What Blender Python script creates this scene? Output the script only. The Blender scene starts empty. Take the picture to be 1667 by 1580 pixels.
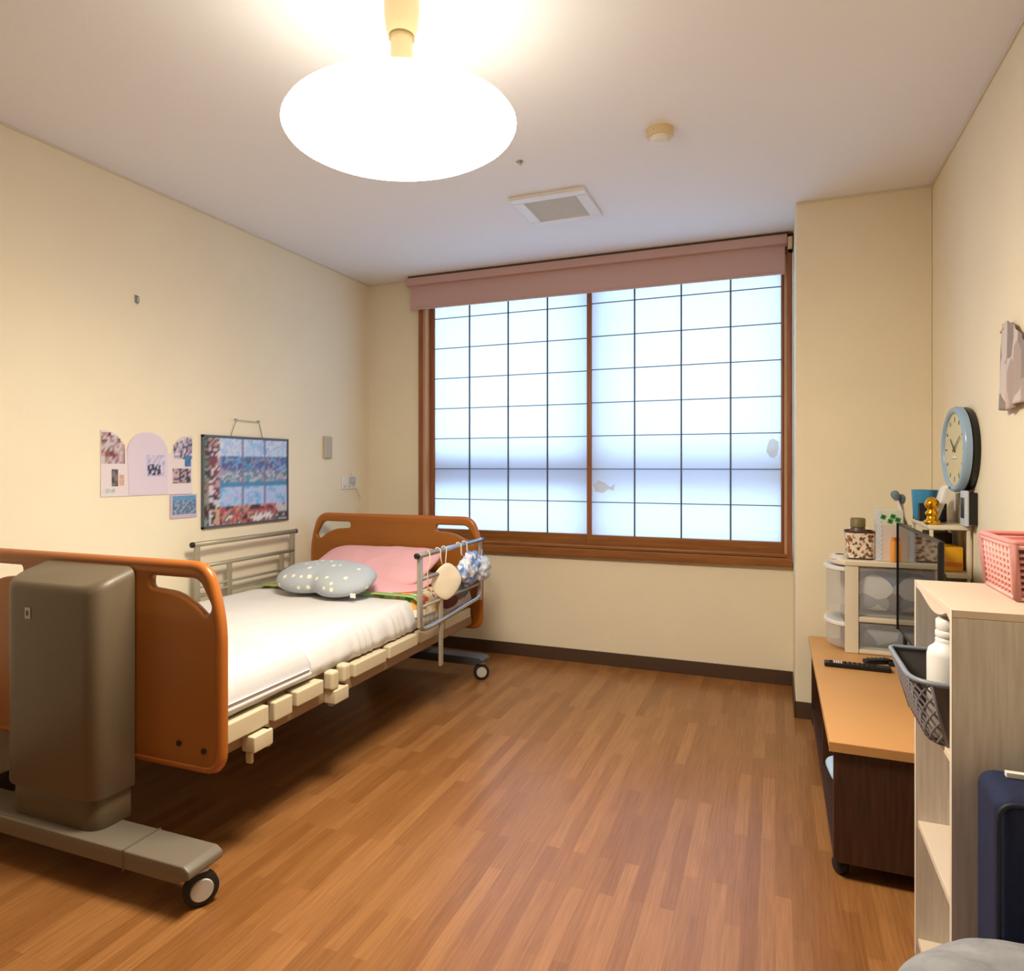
import bpy, bmesh, math, random
from mathutils import Vector, Matrix, noise
S = bpy.context.scene
C = S.collection
PI = math.pi
random.seed(7)

# ------------------------------------------------------------------ camera, world, light, exposure
cam_d = bpy.data.cameras.new('camera'); cam = bpy.data.objects.new('camera', cam_d); C.objects.link(cam)
cam_d.sensor_width = 36.0; cam_d.lens = 1088/1667*36; cam_d.shift_y = -31/1667; cam_d.clip_start = 0.05
cam.location = (0, 0, 1.2); cam.rotation_euler = (PI/2, 0, math.radians(21.497))
S.camera = cam
S.view_settings.view_transform = 'Standard'; S.view_settings.look = 'None'
S.view_settings.gamma = 1.0; S.view_settings.use_curve_mapping = False
S.view_settings.exposure = 0.16
W = bpy.data.worlds.new('sky'); S.world = W; W.use_nodes = True
bg = W.node_tree.nodes['Background']
bg.inputs['Color'].default_value = (0.52, 0.74, 1.0, 1); bg.inputs['Strength'].default_value = 4.1
LAMP_STRENGTH = 58.0
LAMP_TOP_STRENGTH = 4.0
LAMP_COLOR = (1.0, 0.90, 0.74)

# room numbers
XL, XR, YB, YF, ZC = -2.637, 0.655, 3.97, -1.2, 2.46
CX, CY = 0.092, 3.475          # corner of the boxed column at the right of the window

# ------------------------------------------------------------------ materials
def srgb(r, g, b):
    f = lambda c: c/12.92 if c <= 0.04045 else ((c+0.055)/1.055)**2.4
    return (f(r/255), f(g/255), f(b/255), 1)
def mat(name, rgb, rough=0.5, metal=0.0, spec=0.5, bump=0.0, bscale=80.0, var=0.0, vscale=6.0, emit=None, es=1.0, alpha=None, trans=0.0):
    m = bpy.data.materials.new(name); m.use_nodes = True
    nt = m.node_tree; p = nt.nodes['Principled BSDF']
    col = srgb(*rgb)
    p.inputs['Roughness'].default_value = rough; p.inputs['Metallic'].default_value = metal
    p.inputs['Specular IOR Level'].default_value = spec
    tc = nt.nodes.new('ShaderNodeTexCoord')
    if var > 0:
        n = nt.nodes.new('ShaderNodeTexNoise'); n.inputs['Scale'].default_value = vscale; n.inputs['Detail'].default_value = 4
        nt.links.new(tc.outputs['Object'], n.inputs['Vector'])
        r = nt.nodes.new('ShaderNodeValToRGB')
        r.color_ramp.elements[0].position = 0.3; r.color_ramp.elements[1].position = 0.7
        r.color_ramp.elements[0].color = tuple(c*(1-var) for c in col[:3])+(1,)
        r.color_ramp.elements[1].color = tuple(min(1, c*(1+var*0.6)) for c in col[:3])+(1,)
        nt.links.new(n.outputs['Fac'], r.inputs['Fac']); nt.links.new(r.outputs['Color'], p.inputs['Base Color'])
    else:
        p.inputs['Base Color'].default_value = col
    if bump > 0:
        n = nt.nodes.new('ShaderNodeTexNoise'); n.inputs['Scale'].default_value = bscale; n.inputs['Detail'].default_value = 5
        nt.links.new(tc.outputs['Object'], n.inputs['Vector'])
        b = nt.nodes.new('ShaderNodeBump'); b.inputs['Strength'].default_value = bump; b.inputs['Distance'].default_value = 0.004
        nt.links.new(n.outputs['Fac'], b.inputs['Height']); nt.links.new(b.outputs['Normal'], p.inputs['Normal'])
    if emit:
        p.inputs['Emission Color'].default_value = tuple(emit)+(1,); p.inputs['Emission Strength'].default_value = es
    if trans: p.inputs['Transmission Weight'].default_value = trans
    if alpha is not None: p.inputs['Alpha'].default_value = alpha
    return m
def grain(name, rgb_a, rgb_b, rough=0.5, axis='Z', scale=14.0, stretch=0.06, spec=0.5):
    m = bpy.data.materials.new(name); m.use_nodes = True
    nt = m.node_tree; p = nt.nodes['Principled BSDF']; p.inputs['Roughness'].default_value = rough
    p.inputs['Specular IOR Level'].default_value = spec
    tc = nt.nodes.new('ShaderNodeTexCoord'); mp = nt.nodes.new('ShaderNodeMapping')
    s = [scale]*3; s['XYZ'.index(axis)] = scale*stretch
    mp.inputs['Scale'].default_value = s
    n = nt.nodes.new('ShaderNodeTexNoise'); n.inputs['Scale'].default_value = 5; n.inputs['Detail'].default_value = 6
    r = nt.nodes.new('ShaderNodeValToRGB')
    r.color_ramp.elements[0].position = 0.35; r.color_ramp.elements[1].position = 0.65
    r.color_ramp.elements[0].color = srgb(*rgb_a); r.color_ramp.elements[1].color = srgb(*rgb_b)
    nt.links.new(tc.outputs['Object'], mp.inputs['Vector']); nt.links.new(mp.outputs['Vector'], n.inputs['Vector'])
    nt.links.new(n.outputs['Fac'], r.inputs['Fac']); nt.links.new(r.outputs['Color'], p.inputs['Base Color'])
    return m
def floor_mat():
    m = bpy.data.materials.new('floor_vinyl_planks'); m.use_nodes = True
    nt = m.node_tree; L = nt.links; p = nt.nodes['Principled BSDF']
    tc = nt.nodes.new('ShaderNodeTexCoord'); mp = nt.nodes.new('ShaderNodeMapping')
    mp.inputs['Rotation'].default_value = (0, 0, PI/2)
    L.new(tc.outputs['Object'], mp.inputs['Vector'])
    b = nt.nodes.new('ShaderNodeTexBrick')
    b.offset = 0.37; b.offset_frequency = 2; b.squash = 1.0
    b.inputs['Scale'].default_value = 1.0; b.inputs['Brick Width'].default_value = 0.46
    b.inputs['Row Height'].default_value = 0.042; b.inputs['Mortar Size'].default_value = 0.0007
    b.inputs['Mortar Smooth'].default_value = 0.3; b.inputs['Bias'].default_value = 0.0
    b.inputs['Color1'].default_value = (0, 0, 0, 1); b.inputs['Color2'].default_value = (1, 1, 1, 1); b.inputs['Mortar'].default_value = (0.25, 0.25, 0.25, 1)
    L.new(mp.outputs['Vector'], b.inputs['Vector'])
    r = nt.nodes.new('ShaderNodeValToRGB')
    r.color_ramp.elements[0].color = srgb(146, 96, 51); r.color_ramp.elements[1].color = srgb(171, 119, 70)
    e = r.color_ramp.elements.new(0.5); e.color = srgb(158, 107, 60)
    L.new(b.outputs['Color'], r.inputs['Fac'])
    mg = nt.nodes.new('ShaderNodeMapping'); mg.inputs['Scale'].default_value = (90, 3.0, 1)
    L.new(tc.outputs['Object'], mg.inputs['Vector'])
    n = nt.nodes.new('ShaderNodeTexNoise'); n.inputs['Scale'].default_value = 1.6; n.inputs['Detail'].default_value = 7; n.inputs['Roughness'].default_value = 0.65
    L.new(mg.outputs['Vector'], n.inputs['Vector'])
    rg = nt.nodes.new('ShaderNodeValToRGB'); rg.color_ramp.elements[0].position = 0.3; rg.color_ramp.elements[1].position = 0.75
    rg.color_ramp.elements[0].color = (0.60, 0.55, 0.48, 1); rg.color_ramp.elements[1].color = (1.12, 1.12, 1.12, 1)
    L.new(n.outputs['Fac'], rg.inputs['Fac'])
    mx = nt.nodes.new('ShaderNodeMix'); mx.data_type = 'RGBA'; mx.blend_type = 'MULTIPLY'; mx.inputs[0].default_value = 0.8
    L.new(r.outputs['Color'], mx.inputs[6]); L.new(rg.outputs['Color'], mx.inputs[7])
    L.new(mx.outputs[2], p.inputs['Base Color'])
    p.inputs['Roughness'].default_value = 0.29; p.inputs['Specular IOR Level'].default_value = 0.5
    bm_ = nt.nodes.new('ShaderNodeBump'); bm_.inputs['Strength'].default_value = 0.12; bm_.inputs['Distance'].default_value = 0.002
    L.new(n.outputs['Fac'], bm_.inputs['Height']); L.new(bm_.outputs['Normal'], p.inputs['Normal'])
    return m
def attr_mat(name, rough=0.4):
    m = bpy.data.materials.new(name); m.use_nodes = True; nt = m.node_tree
    a = nt.nodes.new('ShaderNodeVertexColor'); a.layer_name = 'print'
    p = nt.nodes['Principled BSDF']; p.inputs['Roughness'].default_value = rough
    nt.links.new(a.outputs['Color'], p.inputs['Base Color']); return m
def dots_mat(name, base, dot, scale, size, rough=0.9):
    m = bpy.data.materials.new(name); m.use_nodes = True; nt = m.node_tree; p = nt.nodes['Principled BSDF']
    tc = nt.nodes.new('ShaderNodeTexCoord'); v = nt.nodes.new('ShaderNodeTexVoronoi'); v.inputs['Scale'].default_value = scale
    v.inputs['Randomness'].default_value = 0.55
    r = nt.nodes.new('ShaderNodeValToRGB'); r.color_ramp.elements[0].position = size; r.color_ramp.elements[1].position = size+0.05
    r.color_ramp.elements[0].color = srgb(*dot); r.color_ramp.elements[1].color = srgb(*base)
    nt.links.new(tc.outputs['Object'], v.inputs['Vector']); nt.links.new(v.outputs['Distance'], r.inputs['Fac'])
    nt.links.new(r.outputs['Color'], p.inputs['Base Color']); p.inputs['Roughness'].default_value = rough; return m
def patch_mat(name, cols, scale, rough=0.9, stretch=(1, 1, 1)):
    """patchy multi-colour print: a Voronoi cell colour picks from a constant ramp"""
    m = bpy.data.materials.new(name); m.use_nodes = True; nt = m.node_tree; p = nt.nodes['Principled BSDF']
    tc = nt.nodes.new('ShaderNodeTexCoord'); mp = nt.nodes.new('ShaderNodeMapping'); mp.inputs['Scale'].default_value = stretch
    v = nt.nodes.new('ShaderNodeTexVoronoi'); v.inputs['Scale'].default_value = scale
    sep = nt.nodes.new('ShaderNodeSeparateColor'); r = nt.nodes.new('ShaderNodeValToRGB'); r.color_ramp.interpolation = 'CONSTANT'
    els = r.color_ramp.elements
    els[0].position = 0; els[0].color = srgb(*cols[0]); els[1].position = 1/len(cols); els[1].color = srgb(*cols[1])
    for i in range(2, len(cols)):
        e = els.new(i/len(cols)); e.color = srgb(*cols[i])
    nt.links.new(tc.outputs['Object'], mp.inputs['Vector']); nt.links.new(mp.outputs['Vector'], v.inputs['Vector'])
    nt.links.new(v.outputs['Color'], sep.inputs[0]); nt.links.new(sep.outputs[0], r.inputs['Fac'])
    nt.links.new(r.outputs['Color'], p.inputs['Base Color']); p.inputs['Roughness'].default_value = rough; return m
def shoji_mat():
    m = bpy.data.materials.new('translucent_shoji_panel'); m.use_nodes = True; nt = m.node_tree
    nt.nodes.remove(nt.nodes['Principled BSDF']); out = nt.nodes['Material Output']
    t = nt.nodes.new('ShaderNodeBsdfTranslucent'); t.inputs['Color'].default_value = (0.86, 0.90, 0.95, 1)
    d = nt.nodes.new('ShaderNodeBsdfDiffuse'); d.inputs['Color'].default_value = (0.85, 0.87, 0.9, 1)
    mx = nt.nodes.new('ShaderNodeMixShader'); mx.inputs[0].default_value = 0.35
    nt.links.new(t.outputs[0], mx.inputs[1]); nt.links.new(d.outputs[0], mx.inputs[2]); nt.links.new(mx.outputs[0], out.inputs[0]); return m

M = {}
M['wall'] = mat('cream_wallpaper', (243, 231, 203), 0.9, spec=0.2, bump=0.25, bscale=220, var=0.02, vscale=3)
M['ceiling'] = mat('ceiling_board', (244, 245, 247), 0.95, spec=0.1, bump=0.15, bscale=260)
M['floor'] = floor_mat()
M['base'] = mat('brown_vinyl_baseboard', (78, 56, 38), 0.6, bump=0.05)
M['cornice'] = mat('cream_ceiling_trim', (226, 216, 194), 0.6)
M['frame_wood'] = grain('window_frame_wood', (130, 80, 34), (152, 96, 44), 0.4, 'X', 12)
M['frame_wood_v'] = grain('window_jamb_wood', (136, 80, 44), (158, 98, 58), 0.4, 'Z', 12)
M['rail_wood'] = mat('pale_window_jamb', (198, 150, 108), 0.5)
M['muntin'] = mat('grey_muntin', (78, 84, 92), 0.5)
M['shoji'] = shoji_mat()
M['alu'] = mat('outer_sash_aluminium', (120, 156, 214), 0.5, metal=0.3)
M['blind'] = mat('dusty_pink_blind', (206, 172, 164), 0.85, bump=0.1, bscale=300)
M['blind_dark'] = mat('blind_bracket', (86, 64, 50), 0.5)
M['white_pl'] = mat('white_plastic', (236, 234, 228), 0.4)
M['cream_pl'] = mat('cream_plastic', (232, 222, 196), 0.45)
M['ivory'] = mat('ivory_plastic', (226, 206, 160), 0.45)
M['ventgrey'] = mat('vent_mesh', (222, 220, 214), 0.8)
M['shade'] = mat('glowing_lamp_shade', (255, 250, 240), 0.4, emit=LAMP_COLOR, es=LAMP_STRENGTH)
M['shade_top'] = mat('dimmer_upper_shade', (255, 250, 240), 0.4, emit=LAMP_COLOR, es=LAMP_TOP_STRENGTH)
M['board'] = mat('orange_brown_bed_board', (156, 94, 28), 0.38, var=0.06, vscale=3)
M['board_edge'] = mat('bright_bed_board_edge', (174, 100, 38), 0.3)
M['cover'] = mat('taupe_lift_cover', (104, 91, 72), 0.42, bump=0.03)
M['cover2'] = mat('taupe_lower_cover', (100, 85, 62), 0.42)
M['beam'] = mat('grey_brown_base_beam', (122, 112, 98), 0.4)
M['beam_dark'] = mat('dark_grey_base_beam', (74, 76, 84), 0.4)
M['rubber'] = mat('black_rubber', (26, 26, 27), 0.6)
M['hub'] = mat('grey_wheel_hub', (196, 190, 178), 0.4)
M['bedframe'] = mat('beige_bed_frame', (206, 192, 160), 0.45)
M['bedframe_d'] = mat('brown_beige_bed_frame', (150, 122, 92), 0.5)
M['railpaint'] = mat('grey_beige_rail_paint', (168, 160, 140), 0.38, metal=0.25)
M['chrome'] = mat('brushed_rail_tube', (186, 188, 192), 0.25, metal=0.8)
M['black'] = mat('black_plastic', (18, 18, 20), 0.35)
M['sheet'] = mat('white_bed_sheet', (222, 219, 216), 0.95, spec=0.1, bump=0.25, bscale=40)
M['sheet2'] = mat('grey_white_bed_pad', (208, 206, 206), 0.95, spec=0.1, bump=0.2, bscale=50)
M['pink'] = mat('pink_pillow_fabric', (232, 178, 182), 0.95, spec=0.1, bump=0.3, bscale=50)
M['stars'] = dots_mat('grey_star_fabric', (176, 184, 192), (240, 240, 204), 21, 0.20)
M['floral'] = patch_mat('floral_towel', [(238, 214, 160), (214, 96, 70), (240, 228, 200), (120, 160, 84), (236, 170, 90), (246, 240, 224)], 30)
M['green'] = mat('green_towel_border', (148, 190, 108), 0.9)
M['print'] = attr_mat('printed_photo')
M['paper'] = mat('pale_pink_card', (226, 214, 216), 0.8)
M['paper2'] = mat('lilac_card', (218, 206, 220), 0.8)
M['clear'] = mat('clear_vinyl', (240, 244, 248), 0.12, alpha=0.35)
M['steel'] = mat('steel', (170, 170, 168), 0.3, metal=0.9)
M['cordm'] = mat('grey_green_cord', (150, 160, 140), 0.7)
M['shelf'] = grain('whitewashed_shelf_board', (206, 196, 182), (222, 214, 202), 0.55, 'Z', 22)
M['shelf_top'] = mat('shelf_face_pale', (226, 208, 186), 0.5)
M['edge'] = mat('shelf_edge_band', (228, 216, 196), 0.5)
M['stand_top'] = mat('light_orange_wood', (214, 158, 96), 0.45, var=0.04, vscale=4)
M['stand_edge'] = mat('light_wood_edge', (190, 140, 84), 0.5)
M['dark_wood'] = grain('dark_brown_wood', (52, 28, 14), (74, 42, 22), 0.5, 'Z', 20)
M['mesh_grey'] = mat('charcoal_basket_plastic', (92, 88, 84), 0.45)
M['mesh_rim'] = mat('blue_grey_basket_rim', (132, 138, 150), 0.4)
M['pinkpl'] = mat('pink_basket_plastic', (240, 176, 168), 0.45)
M['pinkrim'] = mat('deep_pink_rim', (232, 150, 142), 0.45)
M['navy'] = mat('navy_fabric', (14, 28, 64), 0.8, bump=0.3, bscale=200)
M['plush'] = mat('grey_plush', (152, 152, 154), 0.95, spec=0.1, bump=1.0, bscale=60, var=0.25, vscale=16)
M['clockrim'] = mat('light_blue_clock_rim', (150, 178, 204), 0.25)
M['clockface'] = mat('cream_clock_face', (214, 206, 166), 0.35)
M['gold'] = mat('gold', (232, 168, 40), 0.18, metal=0.9)
M['blue_pl'] = mat('blue_cup_plastic', (58, 140, 182), 0.35)
M['screen'] = mat('glossy_black_screen', (12, 12, 14), 0.06, spec=0.8)
M['yellow'] = mat('yellow_card', (236, 172, 24), 0.5)
M['orange'] = mat('orange_tube_plastic', (236, 160, 70), 0.4)
M['leopard'] = patch_mat('woven_leopard', [(240, 226, 206), (120, 84, 54), (226, 204, 180), (240, 226, 206), (168, 124, 84)], 95)
M['drawer'] = mat('translucent_drawer', (214, 218, 226), 0.25, alpha=0.28)
M['content'] = patch_mat('things_in_drawer', [(90, 104, 120), (226, 224, 214), (110, 104, 92), (160, 168, 168), (200, 206, 196)], 11)
M['clover'] = mat('clover_green', (70, 160, 70), 0.6)
M['teal'] = mat('grey_teal', (110, 132, 142), 0.6)
M['bluecloth'] = mat('pale_blue_cloth', (170, 196, 222), 0.8, bump=0.3, bscale=60)
M['towelprint'] = patch_mat('grey_pink_print', [(176, 160, 154), (200, 180, 172), (150, 138, 134), (206, 196, 192), (188, 164, 160)], 24, 0.95, (1, 1, 0.35))
M['gluetint'] = mat('yellowed_gel', (226, 218, 190), 0.3, alpha=0.35)
M['led'] = mat('lcd_grey', (70, 78, 88), 0.2)
M['maskm'] = mat('cream_mask_fabric', (240, 228, 204), 0.9, spec=0.1, bump=0.2, bscale=80)
M['bagm'] = mat('crinkled_clear_bag', (220, 228, 240), 0.25, bump=0.8, bscale=60, alpha=0.75)
M['bagblue'] = patch_mat('blue_bag_print', [(150, 180, 226), (236, 240, 248), (120, 150, 210), (230, 226, 240)], 40)

# ------------------------------------------------------------------ mesh helpers
def finish(name, bm, m, parent=None, smooth=False, bevel=0.0, seg=2, subsurf=0):
    me = bpy.data.meshes.new(name); bmesh.ops.recalc_face_normals(bm, faces=bm.faces[:]); bm.to_mesh(me); bm.free()
    o = bpy.data.objects.new(name, me); C.objects.link(o); me.materials.append(M[m] if isinstance(m, str) else m)
    if smooth:
        for p in me.polygons: p.use_smooth = True
    if bevel > 0:
        b = o.modifiers.new('bevel', 'BEVEL'); b.width = bevel; b.segments = seg; b.limit_method = 'ANGLE'; b.angle_limit = math.radians(40)
        for p in me.polygons: p.use_smooth = True
        w = o.modifiers.new('wn', 'WEIGHTED_NORMAL'); w.keep_sharp = False
    if subsurf:
        s = o.modifiers.new('sub', 'SUBSURF'); s.levels = subsurf; s.render_levels = subsurf
    if parent: o.parent = parent
    return o
def abox(bm, x0, x1, y0, y1, z0, z1, mtx=None):
    vs = [bm.verts.new((x, y, z)) for x in (x0, x1) for y in (y0, y1) for z in (z0, z1)]
    if mtx:
        for v in vs: v.co = mtx @ v.co
    for f in ((0, 1, 3, 2), (4, 6, 7, 5), (0, 4, 5, 1), (2, 3, 7, 6), (0, 2, 6, 4), (1, 5, 7, 3)):
        bm.faces.new([vs[i] for i in f])
def box(name, x0, x1, y0, y1, z0, z1, m, parent=None, bevel=0.002, seg=2):
    bm = bmesh.new(); abox(bm, x0, x1, y0, y1, z0, z1); return finish(name, bm, m, parent, bevel=bevel, seg=seg)
def boxes(name, lst, m, parent=None, bevel=0.001):
    bm = bmesh.new()
    for b in lst: abox(bm, *b)
    return finish(name, bm, m, parent, bevel=bevel, seg=1)
def tube(bm, pts, r, n=10, closed=False, caps=True):
    pts = [Vector(p) for p in pts]; rings = []; N = len(pts); up = None
    for i, p in enumerate(pts):
        if closed: t = (pts[(i+1) % N]-pts[i-1])
        else: t = (pts[min(i+1, N-1)]-pts[max(i-1, 0)])
        t.normalize()
        if up is None:
            up = Vector((0, 0, 1)) if abs(t.z) < 0.9 else Vector((1, 0, 0))
        a = (up-t*up.dot(t)).normalized(); up = a; b = t.cross(a)
        rr = r[i] if isinstance(r, (list, tuple)) else r
        rings.append([bm.verts.new(p+a*rr*math.cos(2*PI*k/n)+b*rr*math.sin(2*PI*k/n)) for k in range(n)])
    for i in range(N if closed else N-1):
        A, B = rings[i], rings[(i+1) % N]
        for k in range(n): bm.faces.new((A[k], A[(k+1) % n], B[(k+1) % n], B[k]))
    if caps and not closed:
        bm.faces.new(rings[0][::-1]); bm.faces.new(rings[-1])
def tubes(name, paths, r, m, parent=None, n=10, closed=False):
    bm = bmesh.new()
    for p in paths: tube(bm, p, r, n, closed)
    return finish(name, bm, m, parent, smooth=True)
def fillet(pts, r, n=5, closed=False):
    """round the corners of a polyline"""
    pts = [Vector(p) for p in pts]; N = len(pts); out = []
    for i, p in enumerate(pts):
        if not closed and i in (0, N-1): out.append(p); continue
        rr = r[i] if isinstance(r, (list, tuple)) else r
        a = pts[i-1]-p; b = pts[(i+1) % N]-p
        d = min(rr, a.length*0.49, b.length*0.49)
        if d <= 1e-5: out.append(p); continue
        A = p+a.normalized()*d; B = p+b.normalized()*d
        for k in range(n+1):
            t = k/n; out.append(A*(1-t)**2+p*2*t*(1-t)+B*t*t)
    return out
def lathe(name, prof, m, parent=None, n=40, loc=(0, 0, 0), axis=None, smooth=True):
    bm = bmesh.new(); rings = []
    for r, z in prof:
        if r < 1e-6: rings.append([bm.verts.new((0, 0, z))])
        else: rings.append([bm.verts.new((r*math.cos(2*PI*k/n), r*math.sin(2*PI*k/n), z)) for k in range(n)])
    for A, B in zip(rings, rings[1:]):
        for k in range(n):
            k2 = (k+1) % n
            if len(A) == 1 and len(B) > 1: bm.faces.new((A[0], B[k], B[k2]))
            elif len(B) == 1 and len(A) > 1: bm.faces.new((A[k], A[k2], B[0]))
            elif len(A) > 1: bm.faces.new((A[k], A[k2], B[k2], B[k]))
    mt = Matrix.Translation(loc)
    if axis is not None: mt = mt @ Vector((0, 0, 1)).rotation_difference(Vector(axis)).to_matrix().to_4x4()
    bm.transform(mt)
    o = finish(name, bm, m, parent, smooth=smooth)
    if smooth:
        e = o.modifiers.new('es', 'EDGE_SPLIT'); e.split_angle = math.radians(50)
    return o
def prism(name, outline, d, m, parent=None, plane='XZ', off=0.0, bevel=0.0, holes=(), smooth=False, seg=3):
    """flat outline (with holes) given thickness d; plane XZ -> thickness along +Y from off"""
    cu = bpy.data.curves.new('tmp', 'CURVE'); cu.dimensions = '2D'; cu.fill_mode = 'BOTH'; cu.extrude = d/2-bevel; cu.bevel_depth = bevel; cu.bevel_resolution = seg
    cu.offset = -bevel
    for pl in [outline]+list(holes):
        s = cu.splines.new('POLY'); s.points.add(len(pl)-1); s.use_cyclic_u = True
        for p, q in zip(s.points, pl): p.co = (q[0], q[1], 0, 1)
    t = bpy.data.objects.new('tmp', cu); C.objects.link(t)
    dg = bpy.context.evaluated_depsgraph_get(); dg.update()
    me = bpy.data.meshes.new_from_object(t.evaluated_get(dg)); bpy.data.objects.remove(t); bpy.data.curves.remove(cu)
    bm = bmesh.new(); bm.from_mesh(me); bpy.data.meshes.remove(me)
    bmesh.ops.remove_doubles(bm, verts=bm.verts[:], dist=1e-5)
    if plane == 'XZ':
        for v in bm.verts: v.co = Vector((v.co.x, off+d/2-v.co.z, v.co.y))
    elif plane == 'YZ':
        for v in bm.verts: v.co = Vector((off+d/2+v.co.z, v.co.x, v.co.y))
    else:
        for v in bm.verts: v.co = Vector((v.co.x, v.co.y, off+d/2+v.co.z))
    o = finish(name, bm, m, parent, smooth=bevel > 0 or smooth)
    if bevel > 0 or smooth:
        e = o.modifiers.new('es', 'EDGE_SPLIT'); e.split_angle = math.radians(38)
    return o
def P2(pts, r, n=5):
    return [(p.x, p.y) for p in fillet([(a, b, 0) for a, b in pts], r, n, closed=True)]
def mosaic(name, nx, ny, place, colf, parent=None, thick=None):
    """a printed picture: grid of small coloured patches, place(u,v)->point"""
    bm = bmesh.new(); lay = bm.loops.layers.color.new('print')
    vs = [[bm.verts.new(place(i/nx, j/ny)) for i in range(nx+1)] for j in range(ny+1)]
    vc = {vs[j][i]: colf(min(.999, max(.001, i/nx)), min(.999, max(.001, j/ny))) for j in range(ny+1) for i in range(nx+1)}
    for j in range(ny):
        for i in range(nx):
            if colf((i+.5)/nx, (j+.5)/ny) is None: continue
            f = bm.faces.new((vs[j][i], vs[j][i+1], vs[j+1][i+1], vs[j+1][i]))
            known = [vc[l.vert] for l in f.loops if vc[l.vert] is not None]
            for l in f.loops:
                c = vc[l.vert] or known[0]
                l[lay] = tuple(min(1, max(0, x/255)) for x in c)+(1,)
    for v in list(bm.verts):
        if not v.link_faces: bm.verts.remove(v)
    me = bpy.data.meshes.new(name); bm.to_mesh(me); bm.free()
    o = bpy.data.objects.new(name, me); C.objects.link(o); me.materials.append(M['print'])
    if parent: o.parent = parent
    return o
def cushion(name, rad, T, m, parent=None, loc=(0, 0, 0), rot=(0, 0, 0), nr=14, na=72, wr=0.0, flat=0.5, p=2.6, seed=0):
    """soft pad: rad(angle)->outline radius, T half thickness"""
    bm = bmesh.new(); mt = Matrix.Translation(loc) @ (Matrix.Rotation(rot[2], 4, 'Z') @ Matrix.Rotation(rot[1], 4, 'Y') @ Matrix.Rotation(rot[0], 4, 'X'))
    def P(r, a, s):
        R = rad(a)*r; h = T*max(0.0, 1-r**p)**flat
        if s < 0: h *= 0.8
        x, y = R*math.cos(a), R*math.sin(a)
        w = wr*(noise.noise(Vector((x*7+seed, y*7, s)))+0.5*noise.noise(Vector((x*17, y*17+seed, s))))*(1 if s > 0 else 0.2)
        return mt @ Vector((x, y, s*h+w*(1-r**6)))
    top = [[bm.verts.new(P(i/nr if i < nr else 1, 2*PI*k/na, 1)) for k in range(na)] for i in range(1, nr+1)]
    bot = [[bm.verts.new(P(i/nr, 2*PI*k/na, -1)) for k in range(na)] for i in range(1, nr)]+[top[-1]]
    for S_, s in ((top, 1), (bot, -1)):
        c = bm.verts.new(P(0, 0, s))
        for k in range(na): bm.faces.new((c, S_[0][k], S_[0][(k+1) % na]))
        for A, B in zip(S_, S_[1:]):
            for k in range(na):
                bm.faces.new((A[k], A[(k+1) % na], B[(k+1) % na], B[k]))
    return finish(name, bm, m, parent, smooth=True, subsurf=1)
def superrad(a, b, e=4.0):
    return lambda t: 1/((abs(math.cos(t))/a)**e+(abs(math.sin(t))/b)**e)**(1/e)

# ------------------------------------------------------------------ tagging
def empty(name, loc=(0, 0, 0), rz=0.0):
    o = bpy.data.objects.new(name, None); C.objects.link(o); o.location = loc; o.rotation_euler = (0, 0, rz); o.empty_display_size = 0.05; return o
def tag(o, label, cat, group=None):
    o['label'] = label; o['category'] = cat
    if group: o['group'] = group
    return o
def thing(name, label, cat, loc=(0, 0, 0), rz=0.0, group=None): return tag(empty(name, loc, rz), label, cat, group)
def struct(o): o['kind'] = 'structure'; return o

# ================================================================== THE ROOM
struct(box('floor', XL-.15, XR+.15, YF-.15, YB+.2, -.1, 0, 'floor', bevel=0))
struct(box('ceiling', XL-.15, XR+.15, YF-.15, YB+.2, ZC, ZC+.1, 'ceiling', bevel=0))
struct(box('wall_left', XL-.15, XL, YF-.15, YB+.2, 0, ZC, 'wall', bevel=0))
struct(box('wall_right', XR, XR+.15, YF-.15, YB+.2, 0, ZC, 'wall', bevel=0))
struct(box('wall_front_absorber', XL, XR, YF-.15, YF, 0, ZC, 'dark_wood', bevel=0))  # unseen wall behind the camera, dark finish invented to soak up frontal fill light
WX0, WX1, WZ0, WZ1 = -2.223, 0.092, 0.655, 2.40
struct(boxes('wall_back', [(XL, WX0, YB, YB+.2, 0, ZC), (WX1, XR, YB, YB+.2, 0, ZC), (WX0, WX1, YB, YB+.2, 0, WZ0), (WX0, WX1, YB, YB+.2, WZ1, ZC)], 'wall', bevel=0))
struct(box('wall_column', CX, XR, CY, YB, 0, ZC, 'wall', bevel=0.004))
bh = 0.078; bt = 0.008
struct(box('baseboard_left', XL, XL+bt, YF, YB, 0, bh, 'base', bevel=.002))
struct(box('baseboard_back', XL+bt, CX-bt, YB-bt, YB, 0, bh, 'base', bevel=.002))
struct(boxes('baseboard_column', [(CX-bt, CX, CY-bt, YB, 0, bh), (CX, XR, CY-bt, CY, 0, bh)], 'base', bevel=.002))
struct(box('baseboard_right', XR-bt, XR, YF, CY-bt, 0, bh, 'base', bevel=.002))
def cornice(name, a): return struct(box(name, *a, 'cornice', bevel=.002))
tr = .008
cornice('trim_1', (XL, XL+tr, YF, YB, ZC-.008, ZC))
cornice('trim_2', (XL+tr, WX0-.06, YB-tr, YB, ZC-.008, ZC))
cornice('trim_3', (XR-tr, XR, YF, CY, ZC-.008, ZC))
cornice('trim_4', (CX, XR-tr, CY-tr, CY, ZC-.008, ZC))

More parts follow.
